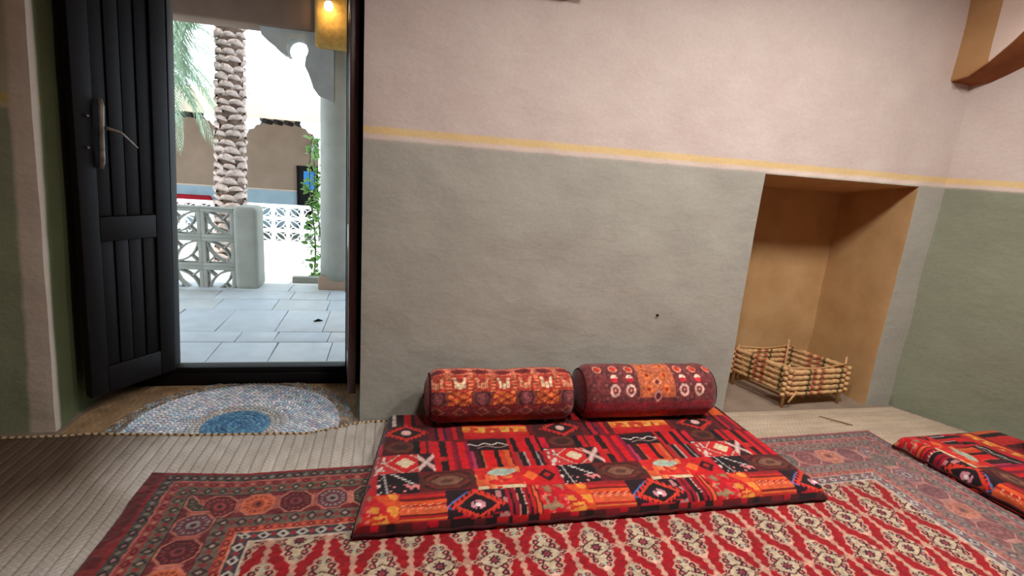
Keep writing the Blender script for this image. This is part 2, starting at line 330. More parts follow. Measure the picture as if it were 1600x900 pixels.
EDGE_X = np.array([-1.3, -.95, -.6, -.06, .8, 2.02, 2.83, 3.2]); EDGE_Y = np.array([2.262, 2.257, 2.213, 2.231, 2.262, 2.306, 2.335, 2.34])
def carpet_col(X, Y):
    yb = np.interp(X, EDGE_X, EDGE_Y); v = yb-Y                       # distance from the back edge
    ul = X+.965-.05; ur = 2.815-X; u = np.minimum(ul, ur)
    jit = .004*vnoise(X*40, Y*40, 1)
    side = u < v; d = np.where(side, u, v)+jit; t = np.where(side, Y, X)
    c = Paint(X, Y, (120, 30, 30))
    D = lambda a, b: (d >= a) & (d < b)
    c.f(d < .016, (134, 26, 30)); c.f(ul < .0, (92, 26, 26)); c.f((ul < .0) & (vnoise(X*22, Y*22) > .12), (124, 40, 38))
    def guard(a, b, base, cols, p):
        m = D(a, b); c.f(m, base); q = (d-(a+b)/2)/((b-a)/2); tt = (t % p)/p-.5
        c.f(m & (np.abs(q)+np.abs(tt)*2.6 < .95), cols[0]); c.f(m & (np.abs(q)+np.abs(tt)*2.6 < .42), cols[1])
        tt2 = ((t+p/2) % p)/p-.5; c.f(m & (np.abs(q)+np.abs(tt2)*3.4 < .62), cols[2])
    guard(.016, .058, (74, 66, 58), [(44, 28, 32), (150, 110, 100), (124, 120, 106)], .068)
    c.f(D(.058, .066), (176, 96, 84)); guard(.066, .10, (146, 62, 56), [(104, 24, 30), (150, 60, 60), (168, 110, 92)], .06)
    guard(.10, .150, (104, 92, 76), [(52, 44, 40), (150, 128, 104), (150, 40, 44)], .056); c.f(D(.150, .156), (74, 24, 28))
    # main border of octagons
    m = D(.156, .292); c.f(m, (142, 62, 56)); p = .140; k = np.floor(t/p).astype(int); tt = (t-(k+.5)*p); q = d-.224
    o = np.maximum(np.maximum(np.abs(tt)/.058, np.abs(q)/.062), (np.abs(tt)+np.abs(q))/.086)
    pal = np.array([(96, 30, 32), (198, 98, 66), (84, 28, 34), (104, 52, 60), (60, 58, 48)])[k % 5]; pal2 = np.array([(150, 64, 60), (150, 60, 40), (130, 54, 54), (140, 130, 124), (120, 90, 70)])[k % 5]
    c.f(m & (o < 1.12), (182, 110, 92)); mm = m & (o < 1); c.c[mm] = pal[mm]
    mm = m & (o < .82) & (o > .62) & (((np.arctan2(q, tt)/PI*8) % 1) < .5); c.c[mm] = pal2[mm]
    mm = m & (o < .38); c.c[mm] = pal2[mm]; c.f(m & (o < .18), (70, 30, 40)); c.f(m & (np.abs(tt) > .067), (182, 106, 90)); c.f(m & (o > 1.12) & (np.abs(q) > .045) & (np.abs(tt) > .04), (104, 36, 38))
    c.f(D(.292, .297), (96, 30, 34))
    guard(.297, .355, (106, 92, 78), [(66, 40, 44), (156, 138, 118), (134, 50, 52)], .062)
    guard(.355, .385, (170, 62, 50), [(110, 28, 34), (190, 100, 70), (190, 96, 60)], .05); c.f(D(.385, .392), (196, 132, 104))
    guard(.392, .438, (64, 56, 62), [(180, 170, 156), (44, 26, 36), (140, 44, 48)], .066); c.f(D(.438, .449), (190, 168, 148))
    # field
    f = d >= .449; RED = np.array((144, 11, 23)); c.f(f, RED)
    cy = .42; cx = .197; x0 = .392
    def med(ox, oy):
        mx = ((X-x0-ox+cx/2) % cx)-cx/2; my = ((v-.672-oy+cy/2) % cy)-cy/2; ax = np.abs(mx); ay = np.abs(my)
        wv = np.interp(ay, [0, .012, .035, .065, .085, .105, .122], [.080, .060, .044, .040, .029, .014, 0])+.004*np.cos(ay*190)
        ins = ax-wv
        c.f(f & (ins < .010), (184, 130, 112)); c.f(f & (ins < 0), (180, 160, 132))
        c.f(f & ((ay < .007) & (ax > .05) | (ax < .006) & (ay > .12) & (ay < .17)), (184, 138, 116))
        MR = (70, 24, 32)
        for (px, py, r) in ((.032, .036, .0135), (.027, .064, .013), (.014, .088, .010), (.054, .012, .009)):
            rr = np.hypot(ax-px, ay-py); c.f(f & (rr < r), MR); c.f(f & (rr < r*.5), (190, 110, 104))
        c.f(f & (np.abs(ax-.012-ay*.35) < .0035) & (ay > .035) & (ay < .10) & (ins < 0), MR)
        c.f(f & (np.abs(ax*.55+ay-.042) < .003) & (ins < -.004), MR)
        r = np.hypot(mx, my); c.f(f & (r < .020+.004*np.cos(8*np.arctan2(my, mx))), (66, 26, 44)); c.f(f & (r < .010), (150, 60, 60)); c.f(f & (r < .004), (60, 26, 40))
        c.f(f & (np.hypot(ax, ay-.085) < .008), (150, 160, 140))
        # small tulip in the red between the medallions
        tx = ((X-x0-ox) % cx)-cx/2; ty = my+.10; 
        c.f(f & (np.abs(tx) < .016) & (ty > -.006) & (ty < .004) , (206, 160, 140)); c.f(f & (np.abs(np.abs(tx)-.008) < .003) & (np.abs(ty-.0) < .010), (206, 160, 140)); c.f(f & (np.abs(tx) < .003) & (ty > -.016) & (ty < .004), (206, 160, 140))
    med(0, 0); med(cx/2, .21)
    fade = np.clip((X-.2)/2.2, 0, 1)[..., None]                       # border colours get paler and greyer towards the right
    col = c.c; bord = (~f)[..., None]*fade
    col = col*(1-bord*.42)+np.array((150, 138, 138))*bord*.42
    col = col*(1+.25*vnoise(X*90, Y*90, 3)[..., None])*(1+.12*vnoise(X*9, Y*30, 2)[..., None])
    return lin(np.clip(col, 0, 255))

# ------------------------------------------------------------------ setting: walls
NX0, NX1, NZ, NYB = 2.072, 3.165, 1.468, 3.26
DX0, DX1, DZ = -1.540, -.142, 2.35
WY, WYO = 2.69, 3.36
def lean(x, z): return x+.045*np.clip(z, 0, 2.4)*(np.clip((-1.3-x)/.2, 0, 1))
def build_back_wall():
    xs = np.unique(np.round(np.concatenate([np.arange(-2.7, DX0-.02, .045), [DX0], np.arange(DX0+.045, DX1-.02, .045), [DX1], np.arange(DX1+.045, NX0-.02, .045), [NX0], np.arange(NX0+.045, NX1-.02, .045), [NX1], np.arange(NX1+.045, 3.38, .045), [3.40]]), 4))
    zs = np.unique(np.round(np.concatenate([np.arange(0, NZ-.02, .045), [NZ], np.arange(NZ+.045, DZ-.02, .045), [DZ], np.arange(DZ+.045, 3.09, .045), [3.1]]), 4))
    V = []; idx = {}; F = []; MI = []
    def P(x, y, z, t=''):
        k = (round(x, 4), round(y, 4), round(z, 4))
        if k not in idx:
            idx[k] = len(V); dp = float(plump(x+y*.8, z+y*.3))
            bx = float(lean(x, z)); by = y
            if y < WYO-.01: by = y-dp
            if y > WY+.01 and y < WYO-.01: bx += dp*.8
            if NX0-.001 <= x <= NX1+.001 and y > WY+.01 and abs(z-NZ) < .001: z = z-.075*min(1, (y-WY)/(NYB-WY))
            V.append((bx, by, z))
        return idx[k]
    def hole(x, z):
        if DX0 < x < DX1 and z < DZ: return 1
        if NX0 < x < NX1 and z < NZ: return 2
        return 0
    for i in range(len(xs)-1):
        for j in range(len(zs)-1):
            x0, x1, z0, z1 = xs[i], xs[i+1], zs[j], zs[j+1]; h = hole((x0+x1)/2, (z0+z1)/2)
            if h == 0: F.append((P(x0, WY, z0), P(x1, WY, z0), P(x1, WY, z1), P(x0, WY, z1))); MI.append(0)
            if h == 2: F.append((P(x0, NYB, z0), P(x1, NYB, z0), P(x1, NYB, z1), P(x0, NYB, z1))); MI.append(1)
            if h != 1: F.append((P(x1, WYO, z0), P(x0, WYO, z0), P(x0, WYO, z1), P(x1, WYO, z1))); MI.append(2)
    def reveal(x, ys, zz, mi, sgn):
        for a in range(len(ys)-1):
            for b in range(len(zz)-1):
                q = (P(x, ys[a], zz[b]), P(x, ys[a+1], zz[b]), P(x, ys[a+1], zz[b+1]), P(x, ys[a], zz[b+1]))
                F.append(q if sgn > 0 else q[::-1]); MI.append(mi)
    def head(xx, ys, z, mi):
        for a in range(len(ys)-1):
            for b in range(len(xx)-1):
                F.append((P(xx[b], ys[a], z), P(xx[b+1], ys[a], z), P(xx[b+1], ys[a+1], z), P(xx[b], ys[a+1], z))); MI.append(mi)
    yd = np.linspace(WY, WYO, 14); yn = np.linspace(WY, NYB, 12)
    zd = zs[zs <= DZ+.001]; zn = zs[zs <= NZ+.001]
    reveal(DX0, yd, zd, 0, 1); reveal(DX1, yd, zd, 0, -1); head(xs[(xs >= DX0-.001) & (xs <= DX1+.001)], yd, DZ, 0)
    reveal(NX0, yn, zn, 1, 1); reveal(NX1, yn, zn, 1, -1); head(xs[(xs >= NX0-.001) & (xs <= NX1+.001)], yn, NZ, 1)
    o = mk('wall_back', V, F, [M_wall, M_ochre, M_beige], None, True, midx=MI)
    b = o.modifiers.new('soft_edges', 'BEVEL'); b.width = .022; b.segments = 4; b.limit_method = 'ANGLE'; b.angle_limit = math.radians(50)
    return tag(o, 'back wall of lumpy plaster, sage green below a yellow stripe, pink above', 'wall', kind='structure')
wb = build_back_wall()
def wall_grid(name, A, B, label, z1=3.1, mat=M_wall_side, thick=.25, st=.06):
    A = np.array(A, float); B = np.array(B, float); L = np.linalg.norm(B-A); dr = (B-A)/L; nrm = np.array([dr[1], -dr[0]])
    s = np.linspace(0, L, max(2, int(L/st))); z = np.linspace(0, z1, int(z1/st)); SS, ZZ = np.meshgrid(s, z)
    dp = plump(SS+A[0]*3+5, ZZ)
    X = A[0]+dr[0]*SS+nrm[0]*dp; Y = A[1]+dr[1]*SS+nrm[1]*dp
    V = np.stack([X, Y, ZZ], -1).reshape(-1, 3); F = gridF(*X.shape)
    n = len(V); o2 = -nrm*thick
    V2 = [(A[0]+o2[0], A[1]+o2[1], 0), (B[0]+o2[0], B[1]+o2[1], 0), (B[0]+o2[0], B[1]+o2[1], z1), (A[0]+o2[0], A[1]+o2[1], z1)]
    V = np.vstack([V, V2]); nc = X.shape[1]; nr = X.shape[0]
    F = np.vstack([F, [[n+1, n, n+3, n+2]], [[0, (nr-1)*nc, n+3, n]], [[nc-1, n+1, n+2, nr*nc-1]]])
    o = mk(name, V, F, mat, None, True)
    return tag(o, label, 'wall', kind='structure')
RWD = np.array([.4493, -.8934])
RA = np.array([3.352, 2.705]); RB = RA+RWD*5.5
wall_grid('wall_right', RA, RB, 'right wall of green plaster turning away from the niche')
wall_grid('wall_left', (-2.62, -2.2), (-2.62, 2.75), 'left wall of the room, green plaster')
wall_grid('wall_front', (RB[0], -2.2), (-2.7, -2.2), 'wall behind the viewer, plaster', st=.2)
mb = MB(); mb.b(-2.9, 6.2, -2.5, 3.36, 3.1, 3.3); tag(mb.build('ceiling', M_ceil), 'plastered ceiling of the room', 'ceiling', kind='structure')
mb = MB(); mb.b(-2.9, 6.2, -2.5, 3.36, -.12, 0); tag(mb.build('floor', M_floor), 'bare concrete floor showing in the niche and along the walls', 'floor', kind='structure')

# arch springing from the back wall at upper right
def build_arch():
    prof = [(2.74, 2.06), (2.69, 2.082), (2.60, 2.10), (2.50, 2.165), (2.40, 2.245), (2.30, 2.35), (2.20, 2.47), (2.08, 2.64), (1.95, 2.84), (1.80, 3.12)]
    V = []; F = []; MI = []; nx = 8
    for (y, z) in prof:
        for k in range(nx+1):
            x = 3.205+(3.9-3.205)*k/nx-(.03*(2.69-y)); V.append((x, y+.006*math.sin(k*2+y*9), z+.006*math.sin(k*3+y*7)-(.022*(k/nx))))
    nb = len(V)
    for (y, z) in prof: V.append((3.205-(.03*(2.69-y)), y, 3.14))
    for i in range(len(prof)-1):
        for k in range(nx): F.append((i*(nx+1)+k, (i+1)*(nx+1)+k, (i+1)*(nx+1)+k+1, i*(nx+1)+k+1)); MI.append(1)
    # left face split in rows
    rows = 10; base = len(V)
    for i, (y, z) in enumerate(prof):
        for r in range(rows+1):
            V.append((3.205-(.03*(2.69-y))+.008*float(vnoise(y*7+3, z*3+r*.9)), y, z+(3.14-z)*r/rows))
    for i in range(len(prof)-1):
        for r in range(rows):
            a = base+i*(rows+1)+r; b = a+rows+1; F.append((a, a+1, b+1, b)); MI.append(2 if (i < 3 or (r < 0)) else 0)
    o = mk('trim_1', V, F, [M_arch, M_soffit, M_tan], None, True, midx=MI)
    import bmesh
    bm = bmesh.new(); bm.from_mesh(o.data); bmesh.ops.remove_doubles(bm, verts=bm.verts, dist=.012); bmesh.ops.recalc_face_normals(bm, faces=bm.faces); bm.to_mesh(o.data); bm.free()
    m = o.modifiers.new('bevel', 'BEVEL'); m.width = .02; m.segments = 3; m.limit_method = 'ANGLE'; m.angle_limit = math.radians(50)
    return tag(o, 'pink plaster arch with brown underside springing beside the right wall', 'arch', kind='structure')
build_arch()

# ------------------------------------------------------------------ door
fr = empty('door_1', (0, 0, 0), 0, 'dark double door with sill and jambs, both leaves open into the room', 'door', kind='structure')
mb = MB(); mb.b(DX0+.02, DX1-.01, 3.225, 3.31, 0, .105); mb.b(DX0+.02, DX1-.01, 3.205, 3.235, .0, .075); mb.build('sill', M_dark, fr, bevel=.006)
def jamb(x0, x1, tilt):
    mb = MB(); mb.b(x0, x1, 3.225, 3.31, .105, DZ)
    mb.V = [(x+tilt*z, y, z) for x, y, z in mb.V]; mb.build('jamb', M_dark, fr, bevel=.005)
jamb(DX0+.02, -1.215, .04); jamb(-.262, DX1-.01, 0)
mb = MB(); mb.b(DX0+.05, DX1-.01, 3.225, 3.31, DZ-.07, DZ-.005); mb.build('head', M_dark, fr, bevel=.005)
mb = MB(); mb.b(DX0+.02, DX1-.01, 3.31, 3.358, 0, .09); mb.build('stone_threshold', M_grey, fr, bevel=.004)
def leaf(hx, hy, ang, wdt, th, side, mat, detail, tilt=0):
    """door leaf: local x from hinge to free edge, local +y is the face turned to the room"""
    r = empty('door_leaf', (hx, hy, .11), ang); r.parent = fr; r.rotation_euler = (0, 0, ang)
    if tilt: r.rotation_euler = (Matrix.Rotation(tilt, 3, 'Y') @ Matrix.Rotation(ang, 3, 'Z')).to_euler()
    H = 2.12; st = .085
    def part(nm, b, m=mat, bv=.004): mb = MB(); mb.b(*b); return mb.build(nm, m, r, bevel=bv)
    part('stile', (0, st, -th/2, th/2, 0, H)); part('stile', (wdt-st, wdt, -th/2, th/2, 0, H))
    for z0, z1 in ((0, .14), (.78, .90), (H-.12, H)): part('rail', (st, wdt-st, -th/2, th/2, z0, z1))
    n = 4
    for z0, z1 in ((.14, .78), (.90, H-.12)):
        w_ = (wdt-2*st)/n
        for k in range(n): part('board', (st+k*w_+.003, st+(k+1)*w_-.003, -th/2+.012, th/2-.010-.004*(k % 2), z0, z1), mat, .003)
    return r
LFx, LFy = -1.215, 3.20
L1 = leaf(LFx, LFy, math.atan2(2.815-LFy, -1.445-LFx), .455, .045, 1, M_dark, True, math.radians(2.0))
mb = MB(); mb.tube([(.352, .024, 1.13), (.350, .034, 1.16), (.348, .036, 1.28), (.342, .034, 1.41), (.340, .024, 1.44)], [.013, .012, .011, .013, .012], 8); mb.build('handle', M_metal, L1, smooth=True)
mb = MB(); mb.tube([(.33, .045, 1.315), (.27, .055, 1.30), (.19, .05, 1.235)], [.009, .007, .005], 6); mb.build('latch_stick', M_metal, L1, smooth=True)
for q in ((.405, .024, 1.22), (.40, .024, 1.36)):
    mb = MB(); mb.tube([q, (q[0], q[1]+.008, q[2])], .006, 8); mb.build('bolt', M_metal, L1, smooth=True)
L2 = leaf(-.232, 3.205, math.atan2(-.39, .040), .40, .042, -1, M_post, False)

# ------------------------------------------------------------------ wall fittings
def stub(x0, x1, z, rad, n):
    o = MB(); zc = z+rad; o.b(x0, x1, 2.585, 2.72, z, z+.09)
    return o.build('beam_end', M_wood, bevel=.012)
tag(stub(.685, .86, 2.235, .05, 8), 'brown wooden beam end jutting from the pink wall at the top, near the doorway', 'beam')
mb = MB(); mb.tube([(.3, 0, 0), (.3, 0, 0)], .01)
o = MB().tube([(1.52, 2.676, .622), (1.52, 2.692, .622)], .006, 8).build('nail', M_dark, smooth=True); tag(o, 'tiny dark nail in the green wall above the right bolster', 'nail')

# ------------------------------------------------------------------ floor mats
def strip_mat(name, label, xs, ys, along, wd, base, ztop, zfun, yb_fun, parent_group=None, c1=(206, 198, 188), c2=(158, 146, 130)):
    root = empty(name, ((xs[0]+xs[1])/2, (ys[0]+ys[1])/2, 0), 0, label, 'mat')
    cx, cy = root.location.x, root.location.y
    lo, hi = (xs if along == 'y' else ys); n = int(round((hi-lo)/wd)); wd = (hi-lo)/n; nu = 9
    for i in range(n):
        u = np.linspace(0, 1, nu); a0 = lo+i*wd
        if along == 'y':
            yb = float(yb_fun(a0+wd/2)); yy = np.concatenate([np.arange(ys[0], 1.2, .05), np.arange(1.2, yb, .010), [yb]])
            A, Bv = np.meshgrid(a0+u*wd, yy); X, Y = A, Bv; ln, ac = Y, (X-a0)/wd
        else:
            xx = np.arange(xs[0], xs[1]+.001, .012); Bv, A = np.meshgrid(a0+u*wd, xx); X, Y = A, Bv; ln, ac = X, (Y-a0)/wd
        dome = np.clip(1-np.abs(2*ac-1)**8*.75, 0, 1)
        ch = ((ln+(1 if i % 2 else -1)*.8*wd*ac+.02*np.sin(i*2.1)) % .024)/.024
        wv = np.abs(np.sin(PI*ch))
        if along == 'x': X = xs[0]+(X-xs[0])*((3.322+(2.705-Y)*.503)-xs[0])/(xs[1]-xs[0])
        Z = zfun(X, Y)+ztop*(.55*dome+.45*dome*wv)
        Z[:, 0] = zfun(X, Y)[:, 0]-.002; Z[:, -1] = zfun(X, Y)[:, -1]-.002
        t = np.clip(.15+.85*wv**.7*dome+.5*vnoise(ln*14+i*3.7, ac*2+i, 1), 0, 1)[..., None]
        tone = 1+.10*vnoise(np.full_like(X, i*.77), ln*1.2, 2)[..., None]
        blot = np.clip(vnoise(X*1.6+9, Y*1.6, 0)+vnoise(X*4, Y*4+3, 1)*.6, -1, 1)[..., None]*.12
        st_ = np.clip((-X-1.02+.25*vnoise(X*3, Y*3, 3)+.10*(Y-2))/.45, 0, 1)[..., None]   # mat colour turns darker and browner towards the left corner
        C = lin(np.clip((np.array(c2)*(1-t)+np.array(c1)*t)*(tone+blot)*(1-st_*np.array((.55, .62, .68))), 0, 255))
        V = np.stack([X-cx, Y-cy, Z], -1).reshape(-1, 3)
        mk('woven_strip', V, gridF(*X.shape), M_mat, root, True, col=C.reshape(-1, 3))
    return root
M_mat = attr_mat('palm_leaf_matting', .8, 220, .4, .002, .3, 0)
RUGC = (-.752, 2.685); RUGR = .575
def zmat(X, Y):
    r = np.hypot(X-RUGC[0], Y-RUGC[1]); k = np.clip((RUGR+.16-r)/.14, 0, 1); k = k*k*(3-2*k)
    return .002+.0105*k
EX = [-2.7, -1.73, -1.42, -.92, -.387, -.146, -.06, .9]; EY = [2.64, 2.631, 2.628, 2.577, 2.552, 2.645, 2.672, 2.675]
yb = lambda x: np.interp(x, EX, EY)
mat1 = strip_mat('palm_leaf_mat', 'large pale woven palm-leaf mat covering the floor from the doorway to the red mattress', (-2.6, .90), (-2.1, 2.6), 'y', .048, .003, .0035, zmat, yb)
cx, cy = mat1.location.x, mat1.location.y
# braided rope hem along the far edge of the mat
n = 420; X = np.linspace(-2.58, -.0, n); Yc = yb(X)+.004; k = 8; th = np.linspace(0, 2*PI, k, endpoint=False)
tw = np.abs(np.sin(X*PI/.03))[:, None]*.4+.6
XX = X[:, None]+.007*np.cos(th)[None, :]*1.0; YY = Yc[:, None]+.010*np.cos(th)[None, :]*tw; ZZ = zmat(X, Yc)[:, None]+.004+.006*np.sin(th)[None, :]*tw
cc = lin(np.where((((X[:, None]+YY*1.0) % .03) < .013)[..., None], (104, 76, 48), (204, 182, 148)))
mk('braided_hem', np.stack([XX-cx, YY-cy, ZZ], -1).reshape(-1, 3), gridF(n, k, True), M_mat, mat1, True, col=cc.reshape(-1, 3))
strip_mat('straw_mat', 'pale straw mat lying between the niche and the carpet, its weave running sideways', (.905, 3.30), (1.55, 2.655), 'x', .055, .003, .003, lambda X, Y: .003+0*X, None, c1=(178, 162, 142), c2=(154, 136, 114))
mat3 = MB(); xs_ = np.linspace(DX0+.03, DX1-.03, 90); ys_ = np.linspace(2.62, 3.20, 60); XX, YY = np.meshgrid(xs_, ys_)
C = lin(np.clip(np.array((150, 120, 88))*(1+.3*np.sign(np.sin(XX*200+YY*60)*np.sin(YY*180))[..., None]*.4+.3*vnoise(XX*20, YY*20)[..., None]), 0, 255))
XX2 = XX+0; o = mk('doorway_mat', np.stack([XX2, YY, .0025+.0012*np.sin(XX*220)*np.sin(YY*200)], -1).reshape(-1, 3), gridF(*XX.shape), M_mat, None, True, col=C.reshape(-1, 3))
tag(o, 'brown woven mat on the doorway floor under the round braided rug', 'mat')

# round braided rug: concentric braids
rug = empty('braided_rug', (RUGC[0], RUGC[1], 0), 0, 'round braided rag rug with blue centre in the doorway, partly under the pale mat', 'rug')
nring = 25; dr = RUGR/nring
M_rag = attr_mat('braided_rag', .9, 260, .4, .002, .35, .2)
for i in range(nring):
    r0 = i*dr; na = max(24, int(2*PI*(r0+dr/2)/.0075)); nu = 7; a = np.linspace(0, 2*PI, na, endpoint=False); u = np.linspace(0, 1, nu)
    A, U = np.meshgrid(a, u, indexing='ij'); nst = max(6, int(round(2*PI*(r0+dr/2)/.026)))
    ph = (A*nst/(2*PI)+(U-.5)*.9*(1 if i % 2 else -1)+i*.37) % 1; wv = np.sin(PI*ph)**.7
    dome = np.sqrt(np.clip(1-(2*U-1)**2, 0, 1))
    R = (r0+U*dr)*(1-.045*np.cos(A)**2*0+.03*np.cos(2*A)*0)
    Z = .003+.008*dome*(.35+.65*wv)
    sid = np.floor(A*nst/(2*PI)+(U-.5)*.9*(1 if i % 2 else -1)+i*.37).astype(int)
    hv = (np.sin(sid*12.9898+i*78.233)*43758.5453) % 1; hv2 = (np.sin(sid*3.1+i*17.7)*1571.3) % 1
    if i < 7: pal = np.array([(88, 146, 188), (104, 164, 202), (76, 128, 172), (116, 168, 200)])
    elif i < 10: pal = np.array([(206, 208, 204), (186, 196, 204), (200, 184, 178), (214, 214, 208)])
    elif i < 22: pal = np.array([(234, 238, 244), (200, 218, 232), (226, 228, 234), (236, 234, 236), (180, 188, 208), (222, 208, 220), (240, 238, 234), (190, 216, 228)])
    else: pal = np.array([(164, 142, 112), (124, 104, 88), (178, 160, 136), (140, 120, 112), (150, 164, 170)])
    C = pal[(hv*len(pal)).astype(int)]*(.9+.2*hv2[..., None])
    C = C*(.14+.86*np.clip(wv*1.55-.12, 0, 1)[..., None]) if i >= 7 else C*(.55+.45*wv[..., None])
    V = np.stack([R*np.cos(A), R*np.sin(A), Z], -1)
    mk('braid_ring', V.reshape(-1, 3), gridF(nu, na, True) if False else np.stack([(lambda p, q: p)(0, 0)]*0) if False else gridF(na, nu).tolist()+[((na-1)*nu+j, (na-1)*nu+j+1, j+1, j) for j in range(nu-1)], M_rag, rug, True, col=lin(np.clip(C, 0, 255)).reshape(-1, 3))
tag(MB().box((-.9785+.0, 2.70, .0), (.001, .001, .001)).build('x', M_dark)) if False else None

# ------------------------------------------------------------------ carpet
M_carpet = attr_mat('wool_carpet', .95, 260, .5, .003, .3, .25, coarse=18)
xs_ = np.arange(-.965, 2.816, .0045); ys_ = np.concatenate([np.arange(-.35, 1.05, .014), np.arange(1.05, 2.345, .0043), [2.345]])
XX, YY = np.meshgrid(xs_, ys_); cr = carpet_col(XX, YY)
Yw = YY+(np.interp(XX, EDGE_X, EDGE_Y)-2.345)*np.clip((YY-1.9)/.445, 0, 1)
cr = carpet_col(XX, Yw)
Z = .011+.0015*vnoise(XX*7, YY*7)+.010+.002*vnoise(XX*60, YY*60)
Xw = XX+.006*vnoise(YY*9+5, YY*0, 1)
pad = np.pad(Z, 1, mode='edge'); Zp = pad; Zp[0] = Zp[-1] = .0085; Zp[:, 0] = Zp[:, -1] = .0085
Vc = np.stack([np.pad(Xw, 1, mode='edge'), np.pad(Yw, 1, mode='edge'), Zp], -1)
Cc = np.pad(cr, ((1, 1), (1, 1), (0, 0)), mode='edge')
o = mk('persian_carpet', Vc.reshape(-1, 3), gridF(*Zp.shape), M_carpet, None, True, col=Cc.reshape(-1, 3))
tag(o, 'large red Persian carpet with ivory medallions and a dark octagon border', 'carpet')
# fringe of the far edge
CT = .022

# ------------------------------------------------------------------ mattresses
M_cloth = attr_mat('printed_cotton', .8, 350, .25, .002, .2, .15)
def fold(s, L, H, r):
    """unfold coordinate s (may run past 0 and L) -> position, drop"""
    def over(e):
        e = np.maximum(e, 0); q = r*PI/2
        a = np.minimum(e, q)/r
        return r*np.sin(a), r*(1-np.cos(a))+np.maximum(e-q, 0)
    p0, d0 = over(r-s); p1, d1 = over(s-(L-r))
    pos = np.clip(s, r, L-r)-p0+p1
    return pos, d0+d1
def mattress(name, corners, H, uv, label, zb, seed, st=.0055):
    FL, FR, BR, BL = [np.array(c, float) for c in corners]
    Lx = (np.linalg.norm(FR-FL)+np.linalg.norm(BR-BL))/2; Ly = (np.linalg.norm(BL-FL)+np.linalg.norm(BR-FR))/2; r = .043
    ex = H-.012
    s = np.arange(-ex, Lx+ex, st); t = np.arange(-ex, Ly+ex, st); Ss, Tt = np.meshgrid(s, t)
    px, dx = fold(Ss, Lx, H, r); py, dy = fold(Tt, Ly, H, r)
    a = px/Lx; b = py/Ly
    W = ((1-a)*(1-b))[..., None]*FL+(a*(1-b))[..., None]*FR+(a*b)[..., None]*BR+((1-a)*b)[..., None]*BL
    infl = np.minimum(1, np.minimum(np.minimum(px, Lx-px), np.minimum(py, Ly-py))/.12)
    z = zb+H-np.minimum(dx+dy, H-.002)
    lump = .010*vnoise(px*3.2+seed, py*3.2, 0)+.006*vnoise(px*9+seed, py*8, 1)+.0025*vnoise(px*26, py*22, 2)
    z = z+lump*np.clip(1-(dx+dy)/.03, 0, 1)-.006*(1-infl)
    # slight sideways waviness of the hem
    c2 = (FL+FR+BR+BL)/4; out = 1+(.004*vnoise(px*11+py*7, seed+z*0, 3))
    W = c2+(W-c2)*out[..., None]
    root = empty(name, (c2[0], c2[1], zb), 0, label, 'mattress')
    UX, UY = uv(W, Ss, Tt, px, py, dx, dy)
    C = patchwork(UX, UY)
    V = np.stack([W[..., 0]-c2[0], W[..., 1]-c2[1], z-zb], -1)
    mk('cover', V.reshape(-1, 3), gridF(*z.shape), M_cloth, root, True, col=C.reshape(-1, 3))
    # piping round the top seam
    loop = []
    for k in range(400):
        q = k/400*4; e = int(q); f = q-e; P_ = [FL, FR, BR, BL, FL]; p = P_[e]*(1-f)+P_[e+1]*f; p = c2+(p-c2)*1.001
        loop.append((p[0]-c2[0], p[1]-c2[1], .016+.003*math.sin(k)))
    loop.append(loop[0]); MB().tube(loop, .007, 6, cap=False).build('lower_piping', M_pipe, root, smooth=True)
    return root
M_pipe = simple('dark_red_piping', (70, 14, 20), (44, 10, 14), 20, .9)
def uv1(W, Ss, Tt, px, py, dx, dy):
    ox = np.where(px < .5, -dx, dx); oy = np.where(py < .4, -dy*2.0, dy)
    return W[..., 0]+ox, W[..., 1]+oy
mattress('floor_mattress', [(-.112, 1.735), (1.962, 1.742), (1.940, 2.585), (.005, 2.60)], .082, uv1, 'red patchwork floor mattress along the back wall carrying the two bolsters', .020, 1.3)
def uv2(W, Ss, Tt, px, py, dx, dy): return Tt*1.0+.25, 1.80+(Ss)*.95
mattress('floor_mattress', [(3.02, .22), (4.20, .10), (3.50, 2.165), (2.775, 2.135)], .084, uv2, 'red patchwork floor mattress along the right wall, cut off by the frame', .022, 5.1)

